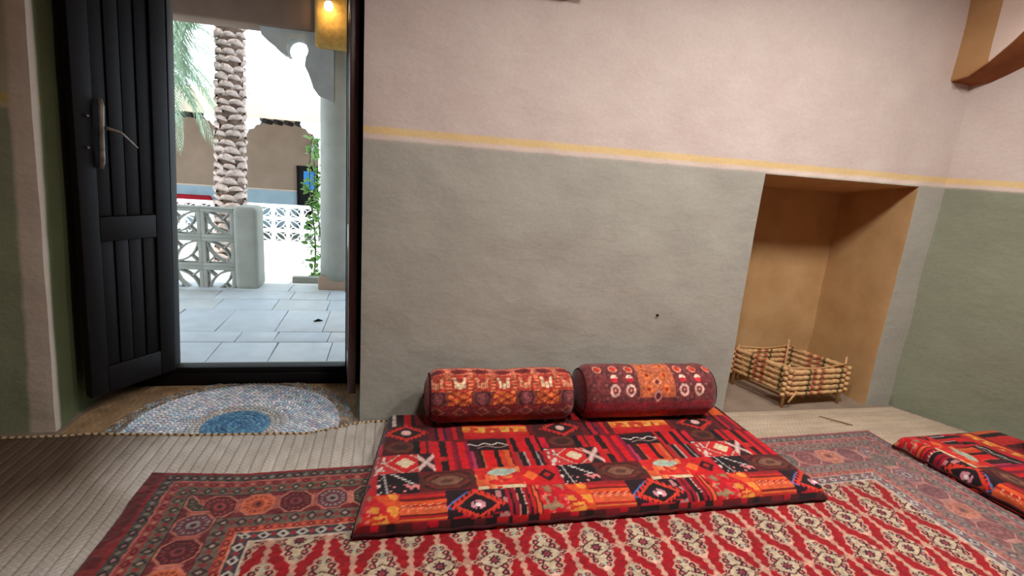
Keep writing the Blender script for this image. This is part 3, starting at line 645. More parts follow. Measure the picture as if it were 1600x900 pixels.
# ------------------------------------------------------------------ bolsters
def bolster(x0, x1, yc, zc, rad, paint, sag, label, rz=0, seed=0, tilt=0):
    L = x1-x0; ns, na = 240, 190; e = .5*rad
    s = np.linspace(0, 1, ns); 
    # arc-length like spacing: end disc radius then body
    prof_r = []; prof_x = []; cap = .62*rad
    q = np.linspace(0, 1, ns); capn = int(ns*.2)
    for i in range(ns):
        if i < capn: t_ = 1-math.cos(i/capn*PI/2); rr = rad*(1-(1-t_)**2.5)**.4; xx = cap*t_
        elif i >= ns-capn: t_ = 1-math.cos((ns-1-i)/capn*PI/2); rr = rad*(1-(1-t_)**2.5)**.4; xx = L-cap*t_
        else: f = (i-capn)/(ns-1-2*capn); rr = rad; xx = cap+f*(L-2*cap)
        prof_r.append(rr); prof_x.append(xx)
    R = np.array(prof_r)[:, None]; X = np.array(prof_x)[:, None]; th = np.linspace(0, 2*PI, na, endpoint=False)[None, :]
    R = R*(1-sag*np.exp(-((X/L-.5)/.12)**2)*(.5+.5*np.sin(th)))*(1+.03*vnoise(X*9+seed, th*1.2+0*X, 1)+.012*vnoise(X*25+seed, th*4+0*X, 2))
    Y = -R*np.cos(th); Z = R*np.sin(th)*.98
    zmin = -rad*.93; Z = np.where(Z < zmin, zmin+(Z-zmin)*.15, Z)
    C = paint(X/L+0*th, th+0*X, L, rad)
    root = empty('bolster', ((x0+x1)/2, yc, zc+zmin), rz, label, 'bolster')
    V = np.stack([X-L/2+0*th, Y, Z-zmin], -1)
    F = np.array(gridF(ns, na, True)); mk('cover', V.reshape(-1, 3), F, M_bol, root, True, col=lin(np.clip(C, 0, 255)).reshape(-1, 3))
    for sx, xx in ((-1, 0.0), (1, L)):
        tq = .30; rq = rad*(1-(1-tq)**2.5)**.4+.0015
        pts = [(xx-L/2-sx*cap*tq, -rq*math.cos(a), max(.006, -zmin+rq*math.sin(a)*.98)) for a in np.linspace(0, 2*PI, 60)]
        MB().tube(pts, .0042, 6, cap=False).build('piping', M_pipe, root, smooth=True)
        MB().tube([(xx-L/2-sx*.004, 0, -zmin), (xx-L/2+sx*.006, 0, -zmin)], [.016, .010], 12).build('button', M_pipe, root, smooth=True)
    return root
M_bol = attr_mat('woven_bolster_cloth', .85, 300, .3, .002, .35, .2)
def bol_left(s, th, L, rad):
    u = s*L; v = (th-.3)*rad                     # v grows from the front upwards (th=0 front, pi/2 top)
    c = Paint(u, v, (132, 46, 38)); p = .112
    th_ = th
    top = (th_ > .95) & (th_ < 2.6); c.f(top, (150, 44, 36))
    k = np.floor(u/p); uu = u-(k+.5)*p
    b = (th_ > -0.1) & (th_ <= .95); c.f(b, (176, 84, 58)); even = (k % 2) == 1
    # front row: orange squares and dark medallions
    fr_ = (th_ > .05) & (th_ < .55); c.f(fr_ & even, (192, 86, 48)); c.f(fr_ & ~even, (126, 58, 48))
    m = np.hypot(uu/.042, (th_-.30)*rad/.045); c.f(fr_ & ~even & (m < 1), (74, 42, 42)); c.f(fr_ & ~even & (m < .7), (122, 62, 66)); c.f(fr_ & ~even & (m < .3), (150, 84, 84))
    zz = np.abs(np.sin(uu*90)+np.sin((th_-.3)*22)); c.f(fr_ & even & (zz < .35), (120, 40, 30)); c.f(fr_ & even & (zz > 1.6), (214, 120, 60))
    # row of cream hooked motifs
    r2 = (th_ > .55) & (th_ < 1.25); v2 = (th_-.90)*rad; c.f(r2, (168, 62, 46)); a2 = np.abs(uu)
    y_ = (np.abs(a2-.020-(.0*v2)-np.maximum(v2, 0)*.3) < .008) & (np.abs(v2) < .030) | (a2 < .010) & (v2 < -.005) & (v2 > -.034)
    col = np.where((k % 2 == 1)[..., None], (216, 186, 150), (204, 134, 100)); mm = r2 & y_; c.c[mm] = col[mm]
    rr = np.hypot(uu, v2-.012); c.f(r2 & (rr < .012), (160, 60, 50))
    c.f(r2 & (np.abs(a2-.052) < .010) & (((v2 % .018)) < .009), (196, 116, 80))
    # top row: dark ovals
    v3 = (th_-1.45)*rad; t3 = (th_ > 1.25) & (th_ < 1.8); m3 = np.hypot(uu/.028, v3/.016); c.f(t3 & (m3 < 1.1), (96, 32, 34)); c.f(t3 & (m3 > 1.6), (196, 110, 84))
    lo = (th_ < .05) | (th_ > 5.2); c.f(lo, (118, 32, 34)); m4 = dia(uu, ((th_+PI) % (2*PI)-PI+.22)*rad, .04, .03); c.f(lo & (m4 < 1), (150, 84, 66)); c.f(lo & (m4 < .6), (110, 34, 36))
    ends = (s < .035) | (s > .965); c.f(ends, (120, 38, 36))
    return c.c*(1+.6*vnoise(u*120, th*18, 1)[..., None])*(1+.3*vnoise(u*60, th*9, 2)[..., None])
def bol_right(s, th, L, rad):
    u = s*L; c = Paint(u, th, (116, 42, 44)); sp = .088
    centre = np.abs(u-L*.52) < .105
    c.f((th > 0) & (th < 1.9), (112, 52, 52)); a = np.abs(u-L*.52)
    pos = [.155, .245, .335]
    rows = [(1.30, .018, 'red'), (.86, .020, 'cap'), (.42, .026, 'ring')]
    for t0, rd, kind in rows:
        for p0 in ([.155, .245] if kind != 'red' else [.145, .235, .325]):
            du = a-p0; dv = (th-t0)*rad; m = np.hypot(du/rd, dv/(rd*1.2))
            if kind == 'red': c.f(m < 1, (192, 56, 48)); c.f((m > 1) & (m < 1.35), (206, 140, 110))
            elif kind == 'cap': c.f((m < 1) & (dv > 0), (218, 190, 168)); c.f((m < 1) & (dv <= 0), (200, 44, 54))
            else: c.f(m < 1.1, (210, 168, 152)); c.f(m < .62, (120, 48, 52)); c.f(m < .25, (196, 130, 110))
    for t0 in (1.08, .62, .14, -.2):
        for p0 in (.112, .2, .29, .36):
            m = np.hypot((a-p0)/.017, (th-t0)*rad/.018); c.f(m < 1, (88, 52, 54)); c.f(m < .5, (140, 70, 66))
    c.f(centre & (th > .15) & (th < 1.9), (186, 98, 66))
    for p0, t0 in ((.05, .45), (.05, 1.0), (0.055, 1.5)):
        m = np.hypot((a-p0)/.022, (th-t0)*rad/.026); c.f(centre & (m < 1), (206, 108, 54)); c.f(centre & (m < .45), (150, 44, 36))
    m = np.hypot(a/.02, (th-.2)*rad/.028); c.f((m < 1.1), (196, 130, 120)); c.f(m < .7, (96, 34, 44))
    m = dia(a, (th-.72)*rad, .03, .03); c.f(m < 1, (214, 130, 90)); c.f(m < .5, (96, 40, 44))
    lo = (th < -.05) | (th > 5.2); lo = ((th+PI) % (2*PI)-PI < -.05); c.f(lo, (136, 24, 36)); 
    ends = (s < .03) | (s > .97); c.f(ends, (92, 30, 36))
    return c.c*(1+.4*vnoise(u*110, th*16, 1)[..., None])*(1+.3*vnoise(u*55, th*8, 2)[..., None])
bolster(.180, .972, 2.500, .233, .140, bol_left, .07, 'left of the two red patterned bolsters, orange squares and cream motifs, sagging in the middle', seed=3)
bolster(.985, 1.800, 2.500, .240, .148, bol_right, .02, 'right of the two red patterned bolsters, white ring motifs beside an orange band', rz=math.radians(-.6), seed=8)
b3 = bolster(-.35, .35, 0, 0, .11, bol_right, .0, 'dark red bolster end at the right edge of the frame on the far mattress', seed=12)
b3.location = (3.56, 1.62, .104); b3.rotation_euler = (0, 0, math.atan2(-.8934, .4493))

# ------------------------------------------------------------------ cane crate in the niche
M_cane = attr_mat('split_palm_cane', .6, 180, .4, .002, .3, 0)
crate = empty('cane_crate', (2.70, 2.90, 0), 0, 'low open crate of notched palm canes with green bands standing in the niche', 'crate')
q = [Vector((2.510, 2.700, 0)), Vector((2.985, 2.735, 0)), Vector((2.850, 3.120, 0)), Vector((2.405, 3.085, 0))]
o3 = Vector((2.70, 2.90, 0))
CAN = (208, 168, 118); 
def rod(a, b, z, r, parent, green, seed):
    n = 34; pts = []; rad = []; col = []; rn = random.Random(seed)
    for k in range(n):
        t = k/(n-1); p = a.lerp(b, t); pts.append((p.x-o3.x, p.y-o3.y, z+.002*math.sin(k*1.7+seed)))
        rr = r*(1+.06*math.sin(k*2.3+seed)); cc = np.array(CAN)*(.92+.14*rn.random())
        for tb, kind in ((.06, 'n'), (.13, 'p'), (.36, 'g'), (.44, 'r'), (.56, 'r'), (.86, 'g'), (.94, 'n')):
            if abs(t-tb) < .017:
                rr *= .80 if kind in 'nr' else 1.1
                cc = np.array({'n': (150, 104, 66), 'p': (206, 140, 112), 'g': (40, 66, 40), 'r': (168, 92, 66)}[kind])
        if k in (0, n-1): rr *= .7
        rad.append(rr); col.append(tuple(lin(cc)))
    return MB().tube(pts, rad, 8, col=col).build('cane_rod', M_cane, parent, smooth=True, col=True)
for sd in range(4):
    a, b = q[sd], q[(sd+1) % 4]; d = (b-a).normalized(); out = Vector((d.y, -d.x, 0))
    for k in range(5):
        ov = .035; zz = .096+.037*k+(.018 if sd % 2 else 0)
        rod(a-d*ov+out*.006, b+d*ov+out*.006, zz, .0165 if k else .014, crate, True, sd*10+k)
    MB().tube([(a.x-o3.x, a.y-o3.y, .275), ((a.x+b.x)/2-o3.x, (a.y+b.y)/2-o3.y, .262), (b.x-o3.x, b.y-o3.y, .285)], .0065, 6, col=tuple(lin((196, 152, 104)))).build('top_rail', M_cane, crate, smooth=True, col=True)
for i, a in enumerate(q):
    h = (.30, .335, .325, .30)[i]
    for s_ in (-1, 1):
        cpos = Vector((2.69, 2.915, 0)); dirc = (cpos-a).normalized(); p = a+dirc*(.006 if s_ < 0 else .034)
        if s_ > 0 and i in (1,): continue
        MB().tube([(p.x-o3.x, p.y-o3.y, .0 if s_ < 0 else .05), (p.x-o3.x+.002, p.y-o3.y, .15), (p.x-o3.x-.002, p.y-o3.y, h if s_ < 0 else h-.03)], [.011, .009, .006], 7, col=tuple(lin((200, 158, 112)))).build('post', M_cane, crate, smooth=True, col=True)
a = q[0]; MB().tube([(a.x-o3.x+.015, a.y-o3.y-.03, .05), (a.x-o3.x+.075, a.y-o3.y-.02, .12)], .007, 6, col=tuple(lin((206, 160, 112)))).build('brace', M_cane, crate, smooth=True, col=True)
a = q[1]; MB().tube([(a.x-o3.x-.10, a.y-o3.y+.02, .235), (a.x-o3.x-.03, a.y-o3.y, .285), (a.x-o3.x+.01, a.y-o3.y, .25)], .007, 6, col=tuple(lin((206, 160, 112)))).build('brace', M_cane, crate, smooth=True, col=True)
# slatted bottom of the crate
for k in range(7):
    t = (k+.5)/7; a = q[0].lerp(q[1], t); b = q[3].lerp(q[2], t)
    MB().tube([(a.x-o3.x, a.y-o3.y, .066), (b.x-o3.x, b.y-o3.y, .066)], .008, 6, col=tuple(lin((180, 138, 92)))).build('bottom_slat', M_cane, crate, smooth=True, col=True)
o = MB().tube([(2.79, 2.42, .012), (2.72, 2.47, .016), (2.66, 2.545, .013)], [.003, .0035, .002], 6).build('straw', M_wood, smooth=True); tag(o, 'thin dark straw lying on the straw mat near the carpet corner', 'straw')

# ------------------------------------------------------------------ porch
PY0, PY1 = 3.36, 5.84
pf = empty('paving_porch', (0, 0, 0), 0, 'grey flagstone floor of the porch outside the door', 'paving', kind='structure')
mb = MB(); mb.b(-4, 2.6, PY0, PY1, -.12, -.008); mb.build('joint_bed', M_grout, pf)
rows = [3.36, 3.98, 4.22, 4.83, 5.20, 5.52, 5.84]
cols = [[-3.3, -2.6, -1.95, -1.60, -1.175, -.795, -.415, .15, .8, 1.5, 2.2], [-3.5, -2.8, -2.2, -1.62, -1.10, -.84, -.455, .1, .7, 1.4, 2.2],
        [-3.4, -2.9, -2.3, -1.7, -1.30, -.875, -.52, 0., .6, 1.3, 2.1], [-3.2, -2.6, -2.0, -1.5, -1.02, -.56, -.2, .4, 1.1, 1.8], [-3.4, -2.7, -2.1, -1.6, -.93, -.6, -.1, .5, 1.2, 1.9], [-3.3, -2.8, -2.2, -1.5, -1.0, -.45, .2, .9, 1.6]]
cutrows = {0: 3.70}
for j in range(6):
    for i in range(len(cols[j])-1):
        x0, x1 = cols[j][i], cols[j][i+1]; y0, y1 = rows[j], rows[j+1]; g = .003
        mb = MB(); t = random.uniform(-.002, .002); mb.b(x0+g, x1-g, y0+g, y1-g, -.03, t)
        sk = random.uniform(-.012, .012); mb.V = [(x+sk*((y-y0)/(y1-y0)-.5), y, z) for x, y, z in mb.V]
        mb.build('paving_stone', M_tile[random.randrange(3)], pf, bevel=.003)
o = MB().tube([(-.62, 4.49, .004), (-.585, 4.505, .012), (-.55, 4.51, .005)], [.004, .012, .003], 6).build('dry_leaf', M_dark, smooth=True); tag(o, 'small dark dry leaf on the porch paving', 'leaf')

# breeze block (petal pattern) 0.287 square
def block_mesh(sz, th, flip):
    mb = MB(); f = sz*.125; h = sz/2
    mb.b(-h, h, -th/2, th/2, -h, -h+f); mb.b(-h, h, -th/2, th/2, h-f, h); mb.b(-h, -h+f, -th/2, th/2, -h+f, h-f); mb.b(h-f, h, -th/2, th/2, -h+f, h-f)
    a = h-f; bw = sz*.030; s = -1 if flip else 1
    def bar(p, q, w=bw):
        (x0, z0), (x1, z1) = p, q; dx, dz = x1-x0, z1-z0; L = math.hypot(dx, dz); nx, nz = -dz/L*w, dx/L*w; e = .12
        x0 -= dx*e; z0 -= dz*e; x1 += dx*e; z1 += dz*e; t2 = th/2*.8
        V = [(x0+nx, y, z0+nz) for y in (-t2, t2)]+[(x0-nx, y, z0-nz) for y in (-t2, t2)]+[(x1+nx, y, z1+nz) for y in (-t2, t2)]+[(x1-nx, y, z1-nz) for y in (-t2, t2)]
        V = [(x*s, y, z) for x, y, z in V]
        F = [(0, 1, 3, 2), (4, 6, 7, 5), (0, 4, 5, 1), (2, 3, 7, 6), (0, 2, 6, 4), (1, 5, 7, 3)]
        if s < 0: F = [f_[::-1] for f_ in F]
        mb.add(V, F)
    for sg in (1, -1):
        pts = []
        for k in range(7):
            t = k/6; u = -a+2*a*t; bow = .52*a*(1-(2*t-1)**2); pts.append((u-sg*bow*.7071, u+sg*bow*.7071))
        for p, q in zip(pts[:-1], pts[1:]): bar(p, q)
        bar(pts[3], (-sg*a, sg*a))
    return mb
def block_wall(name, label, x1, ncol, z0, sz, rowh, y, th, mat, patt, cap, capname='coping', kind=None):
    root = empty(name, (x1-ncol*sz/2, y, z0), 0, label, 'wall'); src = {}
    for fl in (0, 1):
        mb = block_mesh(sz, th, fl); src[fl] = mb
    made = {}
    for r in range(3):
        for c in range(ncol):
            fl = patt[r % len(patt)][c % len(patt[0])]
            loc = (x1-(c+.5)*sz-root.location.x, 0, (2-r+.5)*rowh); sc = (1, 1, rowh/sz)
            if fl not in made:
                o = src[fl].build('breeze_block', mat, root, bevel=.004); o.location = loc; o.scale = sc; made[fl] = o
            else: inst(made[fl], root, loc, (0, 0, 0), sc)
    mb = MB(); L = ncol*sz; mb.b(-L/2, L/2, -th/2-.012, th/2+.012, 3*rowh, 3*rowh+cap); mb.build(capname, mat, root, bevel=.012)
    return root
bw = block_wall('breeze_block_wall', 'low grey breeze-block parapet of the porch, petal openings, left of the rounded pillar', -1.505, 6, -.075, .293, .286, 5.66, .10, M_grey, [[1, 0], [1, 0], [0, 1]], .012)
def lathe_box(name, mat, x0, x1, y0, y1, z0, z1, rad, parent=None, top=.03):
    mb = MB(); mb.b(x0, x1, y0, y1, z0, z1); o = mb.build(name, mat, parent, bevel=rad, seg=5); return o
o = lathe_box('parapet_pillar', M_grey, -1.512, -1.290, 5.585, 5.90, -.02, .815, .05); tag(o, 'stubby rounded grey plaster pillar ending the porch parapet', 'pillar')
# round column with capital
col_ = empty('porch_column', (-.54, 5.78, 0), 0, 'round pale porch column with square base, ochre capital and scalloped bracket', 'column')
def revolve(name, prof, mat, parent, k=32, loc=(0, 0, 0), sx=1):
    V = []; 
    for (r, z) in prof:
        for j in range(k): a = 2*PI*j/k; V.append((r*math.cos(a)*sx+loc[0], r*math.sin(a)+loc[1], z+loc[2]))
    F = gridF(len(prof), k, True).tolist()+[tuple(range(k-1, -1, -1)), tuple(range((len(prof)-1)*k, len(prof)*k))]
    return mk(name, V, F, mat, parent, True)
revolve('shaft', [(.185, .10), (.182, .3), (.180, .9), (.178, 1.6), (.175, 2.38)], M_grey, col_)
mb = MB(); mb.b(-.19, .30, -.17, .21, -.01, .135); mb.build('plinth', M_beige, col_, bevel=.02)
mb = MB(); mb.b(-.19, .30, -.27, .22, 2.335, 2.94); mb.build('capital', simple('ochre_capital', (158, 124, 62), (126, 96, 44), 16, .85, 40, .8), col_, bevel=.03)
# lamp on capital
m, nt, p = new_mat('lamp_glow'); p.inputs['Emission Color'].default_value = (1, .82, .5, 1); p.inputs['Emission Strength'].default_value = 14; p.inputs['Base Color'].default_value = (1, .9, .7, 1)
lamp = empty('spot_lamp', (-.60, 5.455, 2.69), 0, 'small glowing warm lamp above the ochre capital of the porch column', 'lamp')
revolve('bulb', [(.004, -.055), (.028, -.045), (.038, -.02), (.034, .008), (.02, .025)], m, lamp, 16)
revolve('socket', [(.022, .02), (.03, .03), (.03, .08), (.02, .16)], M_metal, lamp, 16)
light('porch_lamp', 'POINT', (-.60, 5.42, 2.61), 1.6, (1, .66, .28), .03)
# porch roof: brown ceiling, beam, scalloped bracket
roof = empty('porch_roof', (0, 0, 0), 0, 'brown plastered porch roof with edge beam over the courtyard side', 'roof', kind='structure')
mb = MB(); mb.b(-4.2, 3.2, 3.2, 5.9, 2.95, 3.15); mb.build('roof_slab', M_brownp, roof)
mb = MB(); mb.b(-4.2, 3.2, 5.56, 5.88, 2.47, 2.96); mb.build('edge_beam', M_brownp, roof, bevel=.02)
def extrude_poly(name, pts, y0, y1, mat, parent=None, bevel=0):
    n = len(pts); V = [(x, y0, z) for x, z in pts]+[(x, y1, z) for x, z in pts]
    F = [tuple(range(n)), tuple(range(2*n-1, n-1, -1))]+[(i, n+i, n+(i+1) % n, (i+1) % n)[::-1] for i in range(n)]
    import bmesh
    o = mk(name, V, F, mat, parent, False)
    bm = bmesh.new(); bm.from_mesh(o.data); bmesh.ops.recalc_face_normals(bm, faces=bm.faces); bmesh.ops.triangulate(bm, faces=[f for f in bm.faces if len(f.verts) > 4]); bm.to_mesh(o.data); bm.free()
    return o
def scallop(x0, z0, sx=1, sc=1):
    P_ = [(-.53, .57), (-.512, .485), (-.47, .445), (-.425, .42), (-.38, .375), (-.345, .345), (-.318, .338), (-.295, .325)]
    cx_, cz_, rr = -.205, .392, .095
    arc = [(cx_+rr*math.cos(a), cz_+rr*math.sin(a)) for a in np.linspace(math.radians(222), math.radians(-38), 16)]
    P2 = [(-.135, .30), (-.142, .255), (-.11, .19), (-.088, .13), (-.066, .06), (-.02, .0), (.12, -.05), (.12, .60), (-.53, .60)]
    return [(x0+sx*x*sc, z0+z*sc) for x, z in P_+arc+P2]
br = extrude_poly('bracket', [(a+.54, b) for a, b in scallop(-.69, 1.915)], 5.60-5.78, 5.80-5.78, simple('grey_shaded_plaster', (150, 150, 146), (134, 134, 130), 5, .85, 30, .3)); br.parent = col_

# ------------------------------------------------------------------ courtyard
def gz(y): return np.interp(y, [5.84, 11., 14], [-.02, -.40, -.40])
cg = empty('paving_courtyard', (0, 0, 0), 0, 'sunlit pale stone paving of the courtyard', 'paving', kind='structure')
YR = np.linspace(5.84, 11.2, 9)
for j in range(8):
    x = -6.5+random.random()*.3
    while x < 3.5:
        wd = random.uniform(.7, 1.05); y0, y1 = YR[j]+.004, YR[j+1]-.004; x0, x1 = x+.004, min(x+wd, 4)-.004
        V = [(x0, y0, gz(y0)), (x1, y0, gz(y0)), (x1, y1, gz(y1)), (x0, y1, gz(y1))]; V += [(a, b, c-.05) for a, b, c in V]
        MB().add(V, [(0, 1, 2, 3), (7, 6, 5, 4), (0, 4, 5, 1), (1, 5, 6, 2), (2, 6, 7, 3), (3, 7, 4, 0)]).build('paving_stone', M_court, cg)
        x += wd
mb = MB(); mb.add([(-8, 5.84, -.05), (6, 5.84, -.05), (6, 11.2, -.44), (-8, 11.2, -.44)], [(0, 1, 2, 3)]); mb.add([(-8, 11.2, -.42), (6, 11.2, -.42), (6, 30, -.42), (-8, 30, -.42)], [(0, 1, 2, 3)]); mb.build('joint_bed', M_grout, cg)
block_wall('breeze_block_wall', 'far white breeze-block parapet in full sun across the courtyard', -.40, 18, float(gz(11)), .262, .236, 11.0, .10, M_white, [[0, 1, 1, 0], [1, 1, 0, 1], [0, 0, 1, 1]], .03)

# far building
fb = empty('courtyard_house', (-2.5, 13.5, -.42), 0, 'beige house across the courtyard with a blue dado and a cream parapet over its porch', 'building')
def fpart(name, b, mat, bv=0, parent=fb):
    mb = MB(); mb.b(b[0]+2.5, b[1]+2.5, b[2]-13.5, b[3]-13.5, b[4]+.42, b[5]+.42); return mb.build(name, mat, parent, bevel=bv)
fpart('wall', (-9, 3, 13.5, 13.8, -.42, 2.5), M_beige)
fpart('dado', (-9, 3, 13.485, 13.52, -.42, .425), M_bluegrey)
fpart('dado_line', (-9, 3, 13.475, 13.53, .425, .452), M_cream)
fpart('porch_roof', (-9, 3, 11.2, 13.6, 2.12, 2.3), M_beige)
# cream fascia with a soft uneven top
n = 120; X = np.linspace(-9, 3, n); top = 2.39+.05*vnoise(X*1.7, X*0, 1)+.03*vnoise(X*6, X*0, 2)+.28*np.exp(-((X+2.75)/.22)**2)
V = []
for x, t in zip(X+2.5, top+.42): V += [(x, -2.45, 1.92+.42), (x, -2.47, t-.05), (x, -2.43, t), (x, -2.27, t), (x, -2.23, t-.05), (x, -2.25, 1.92+.42)]
F = [(i*6+k, (i+1)*6+k, (i+1)*6+(k+1) % 6, i*6+(k+1) % 6) for i in range(n-1) for k in range(6)]
mk('fascia', V, F, M_cream, fb, True)
lg = None
for k in range(34):
    x = -7.5+k*.19+2.5
    if lg is None: lg = MB().tube([(0, -.12, 0), (0, .45, 0)], .045, 8).build('log_end', M_dark, fb, smooth=False); lg.location = (x, -2.30, 1.875+.42)
    else: inst(lg, fb, (x, -2.30, 1.875+.42), (0, 0, 0))
for x in (-5.9, -2.92, -1.26):
    revolve('column', [(.17, 0), (.165, 1.2), (.16, 2.36)], M_white, fb, 20, loc=(x+2.5, -2.35, .0))
    for sx in (1, -1):
        pts = [(x+2.5+sx*a, b+.42) for a, b in ((.1, 1.93), (.46, 1.93), (.48, 1.86), (.44, 1.80), (.38, 1.79), (.33, 1.72), (.25, 1.70), (.2, 1.60), (.1, 1.55))]
        extrude_poly('bracket', pts, -2.43, -2.27, M_white, fb)
fd = fpart('door', (-2.175, -1.50, 13.44, 13.50, -.42, .995), M_dark, .006)
fpart('door_frame', (-2.20, -2.165, 13.42, 13.50, -.42, 1.02), M_dark)
fpart('door_frame', (-2.20, -1.48, 13.42, 13.50, .995, 1.03), M_dark)
mb = MB(); mb.b(-2.045, -1.78, 13.425, 13.44, .50, .915); o = mb.build('poster', simple('blue_print', (70, 160, 224), (44, 120, 196), 8, .6, 20, 0)); tag(o, 'blue poster on the dark door across the courtyard', 'poster')
mb = MB(); mb.b(-1.86, -1.66, 13.30, 13.49, 1.27, 1.55); o = mb.build('wall_lantern', simple('frosted_glass', (206, 214, 212), (180, 190, 190), 30, .3, 30, .1), bevel=.02); tag(o, 'pale box lantern on the far wall above the dark door', 'lantern')
# far bench with red bolsters
mb = MB(); mb.b(-7.0, -3.8, 12.75, 13.45, -.42, .02); o = mb.build('bench', M_bluegrey, bevel=.02); tag(o, 'long plastered bench along the far wall under the red bolsters', 'bench')
for k in range(3):
    x = -6.2+k*.92
    pts = [(x-.44, 13.05, .137), (x-.40, 13.05, .137), (x+.40, 13.05, .137), (x+.44, 13.05, .137)]
    o = MB().tube(pts, [.06, .115, .115, .06], 16).build('bolster', M_red, smooth=True)
    tag(o, ('red bolster on the far bench, leftmost of three', 'red bolster on the far bench, middle of three', 'red bolster on the far bench, nearest the palm trunk')[k], 'bolster', 'red bolsters on the far bench')

# ------------------------------------------------------------------ palms
def frond_mesh(L, droop, seed, nl=38):
    rn = random.Random(seed); mb = MB(); pts = []
    n = 22
    for k in range(n):
        t = k/(n-1); pts.append(Vector((L*(t*.92-.18*t*t), .05*math.sin(t*3+seed), L*(.42*t-droop*t*t))))
    mb.tube(pts, [.016*(1-.85*k/(n-1)) for k in range(n)], 5)
    for k in range(nl):
        t = .16+.84*k/nl; i = min(int(t*(n-1)), n-2); f = t*(n-1)-i; p = pts[i].lerp(pts[i+1], f); d = (pts[i+1]-pts[i]).normalized()
        ll = .42*math.sin(PI*min(1, t*.9+.12))**.6*(.85+.3*rn.random())*L/2.2
        for s in (-1, 1):
            o_ = (d*.75+Vector((0, s, 0))*.75+Vector((0, 0, .12))).normalized(); q = p+o_*ll*.55; e = p+o_*ll*.95+Vector((0, 0, -.34*ll*(1+.5*rn.random())))
            w_ = d*.011; mb.add([p-w_*.5, p+w_*.5, q+w_, e, q-w_], [(0, 1, 2, 4), (4, 2, 3)])
    return mb
def palm(name, label, x, y, r0, r1, lean_, H, fr_list, boots=True, srcs={}):
    root = empty(name, (x, y, float(gz(y))), 0, label, 'tree')
    n = 30; pts = []; rad = []
    for k in range(n):
        t = k/(n-1); pts.append((lean_*t**.8, 0, H*t)); rad.append((r0+(r1-r0)*min(1, t*1.4))*(1 if t < .86 else 1+(t-.86)*3.4)*.80)
    MB().tube(pts, rad, 14).build('trunk', M_trunk, root, smooth=True)
    if boots:
        b = MB(); W_, Hh, D = .235, .062, .050     # one leaf base: a wide, upturned scale
        nu, nv = 7, 4; V = []
        for j in range(nv):
            for i in range(nu):
                u = -1+2*i/(nu-1); v = j/(nv-1); wv = W_/2*(1-.35*v)
                V.append((u*wv, -D*(1-u*u)*(.25+.75*math.sin(PI*min(1, v*.72+.1))), Hh*v-.02*(u*u)+.012))
        F = [(j*nu+i, j*nu+i+1, (j+1)*nu+i+1, (j+1)*nu+i) for j in range(nv-1) for i in range(nu-1)]
        V += [(-W_*.33, .02, Hh*.7), (W_*.33, .02, Hh*.7), (-W_/2, .02, 0), (W_/2, .02, 0)]
        e = nu*nv; F += [((nv-1)*nu+i, (nv-1)*nu+i+1, e+1, e) for i in range(nu-1)]
        F += [(i+1, i, e+2, e+3) for i in range(nu-1)]
        first = None; nrow = 35; per = 6
        for rr in range(nrow):
            z = .03+rr*(H*.985/nrow); t = z/H; k = min(int(t*(n-1)), n-2); cx_ = lean_*t**.8; rd = rad[k]
            for c in range(per):
                a = 2*PI*(c+.5*(rr % 2))/per+random.uniform(-.12, .12)+rr*.06
                loc = (cx_+math.sin(a)*rd*.98, -math.cos(a)*rd*.98, z+random.uniform(-.014, .014)); s = rd/.165*random.uniform(.88, 1.14)
                rot = (random.uniform(-.25, .05), random.uniform(-.22, .22), a)
                if first is None: first = mk('leaf_base', V, F, M_boot, root, True); first.location = loc; first.rotation_euler = rot; first.scale = (s, s, s)
                else: inst(first, root, loc, rot, (s, s, s*random.uniform(.85, 1.25)))
    top = Vector((lean_, 0, H))
    for (az, el, L, dr_, sd) in fr_list:
        key = (round(L, 1), round(dr_, 2))
        if key not in srcs: srcs[key] = frond_mesh(L, dr_, sd).build('frond', M_frond, root, smooth=False); o = srcs[key]
        else: o = inst(srcs[key], root, name='frond')
        o.location = (top.x, top.y, top.z-.02); o.rotation_euler = (0, -math.radians(el), math.radians(az))
    return root
fl = [(az, el, L, d, 1) for az, el, L, d in (
    (195, -30, 2.2, .70), (180, -48, 1.9, .6), (160, -44, 2.2, .70), (172, -38, 2.2, .70), (200, -50, 2.2, .70), (150, -30, 2.2, .70), (225, -42, 2.2, .70), (185, 10, 2.6, .8), (120, 20, 2.6, .8), (250, 22, 2.6, .8), (90, 25, 2.6, .8), (60, 12, 2.2, .95), (30, 28, 2.6, .8), (5, 30, 2.6, .8), (335, 35, 2.6, .8), (300, 25, 2.6, .8), (275, 40, 2.6, .8), (188, -60, 1.9, .6), (165, -22, 1.9, .9), (178, 40, 2.6, .8), (40, 50, 2.6, .8))]
palm('date_palm', 'date palm with ringed trunk of leaf bases rising behind the porch parapet', -2.00, 7.2, .205, .172, .14, 3.30, fl)
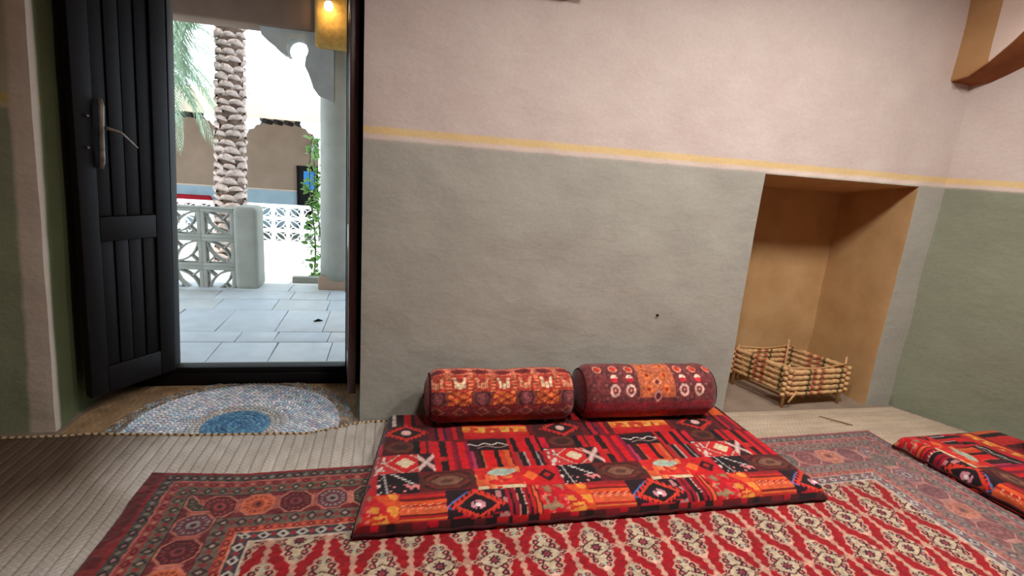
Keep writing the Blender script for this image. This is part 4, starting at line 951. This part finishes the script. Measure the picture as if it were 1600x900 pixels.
fl2 = [(az, el, L, d, 1) for az, el, L, d in ((-12, 2, 2.2, .70), (6, -8, 2.2, .70), (-24, -14, 2.2, .70), (16, -20, 2.2, .70), (-4, -30, 2.2, .70), (28, -6, 2.2, .70), (-35, 6, 2.2, .70), (-16, -42, 1.9, .6), (10, -50, 1.9, .6), (-8, 20, 2.6, .8), (12, 8, 2.2, .95), (35, 15, 2.6, .8), (-30, 12, 2.2, .95), (70, 25, 2.6, .8), (110, 15, 2.2, .95), (150, 25, 2.6, .8), (190, 15, 2.6, .8), (230, 20, 2.2, .95), (275, 20, 2.6, .8), (-55, 25, 2.6, .8), (0, -5, 2.2, .95), (20, 35, 2.6, .8))]
palm('date_palm', 'second palm at the left of the courtyard showing only drooping pale fronds', -3.95, 8.1, .2, .17, .1, 2.75, fl2, boots=False)

# climbing plant and kerb beside the column
vx, vy = -.86, 6.22
vine = empty('climbing_plant', (vx, vy, float(gz(vy))), 0, 'leafy green climber growing up beside the round porch column', 'plant')
pts = [(.03*math.sin(z*4), .02*math.cos(z*5), z) for z in np.linspace(0, 1.62, 24)]; MB().tube(pts, [.010*(1-.6*k/23) for k in range(24)], 6).build('stem', M_stem, vine, smooth=True)
pts = [(.06+.04*math.sin(z*3+1), .02, z) for z in np.linspace(0, 1.5, 20)]; MB().tube(pts, .006, 6).build('stem', M_stem, vine, smooth=True)
V = [(0, 0, 0), (.022, .014, .006), (.030, .034, .0), (.018, .058, -.006), (0, .078, -.02), (-.018, .058, -.006), (-.030, .034, 0), (-.022, .014, .006), (0, .035, -.008)]
F = [(0, 1, 8), (1, 2, 8), (2, 3, 8), (3, 4, 8), (4, 5, 8), (5, 6, 8), (6, 7, 8), (7, 0, 8)]
first = None
for k in range(230):
    z = random.uniform(.03, 1.6); sp_ = .085 if z < 1.3 else .05
    loc = (.02+random.gauss(0, sp_*.6), random.gauss(0, .05), z); rot = (random.uniform(-1.2, .6), random.uniform(-.6, .6), random.uniform(0, 2*PI)); s = random.uniform(.6, 1.15)
    if first is None: first = mk('leaf', V, F, M_leaf, vine, False); first.location = loc; first.rotation_euler = rot
    else: inst(first, vine, loc, rot, (s, s, s))
mb = MB(); mb.b(-1.05, -.66, 6.02, 6.10, -.08, .035); o = mb.build('kerb_stone', M_grey, bevel=.01); tag(o, 'short grey kerb stone at the foot of the climber beside the column', 'kerb')
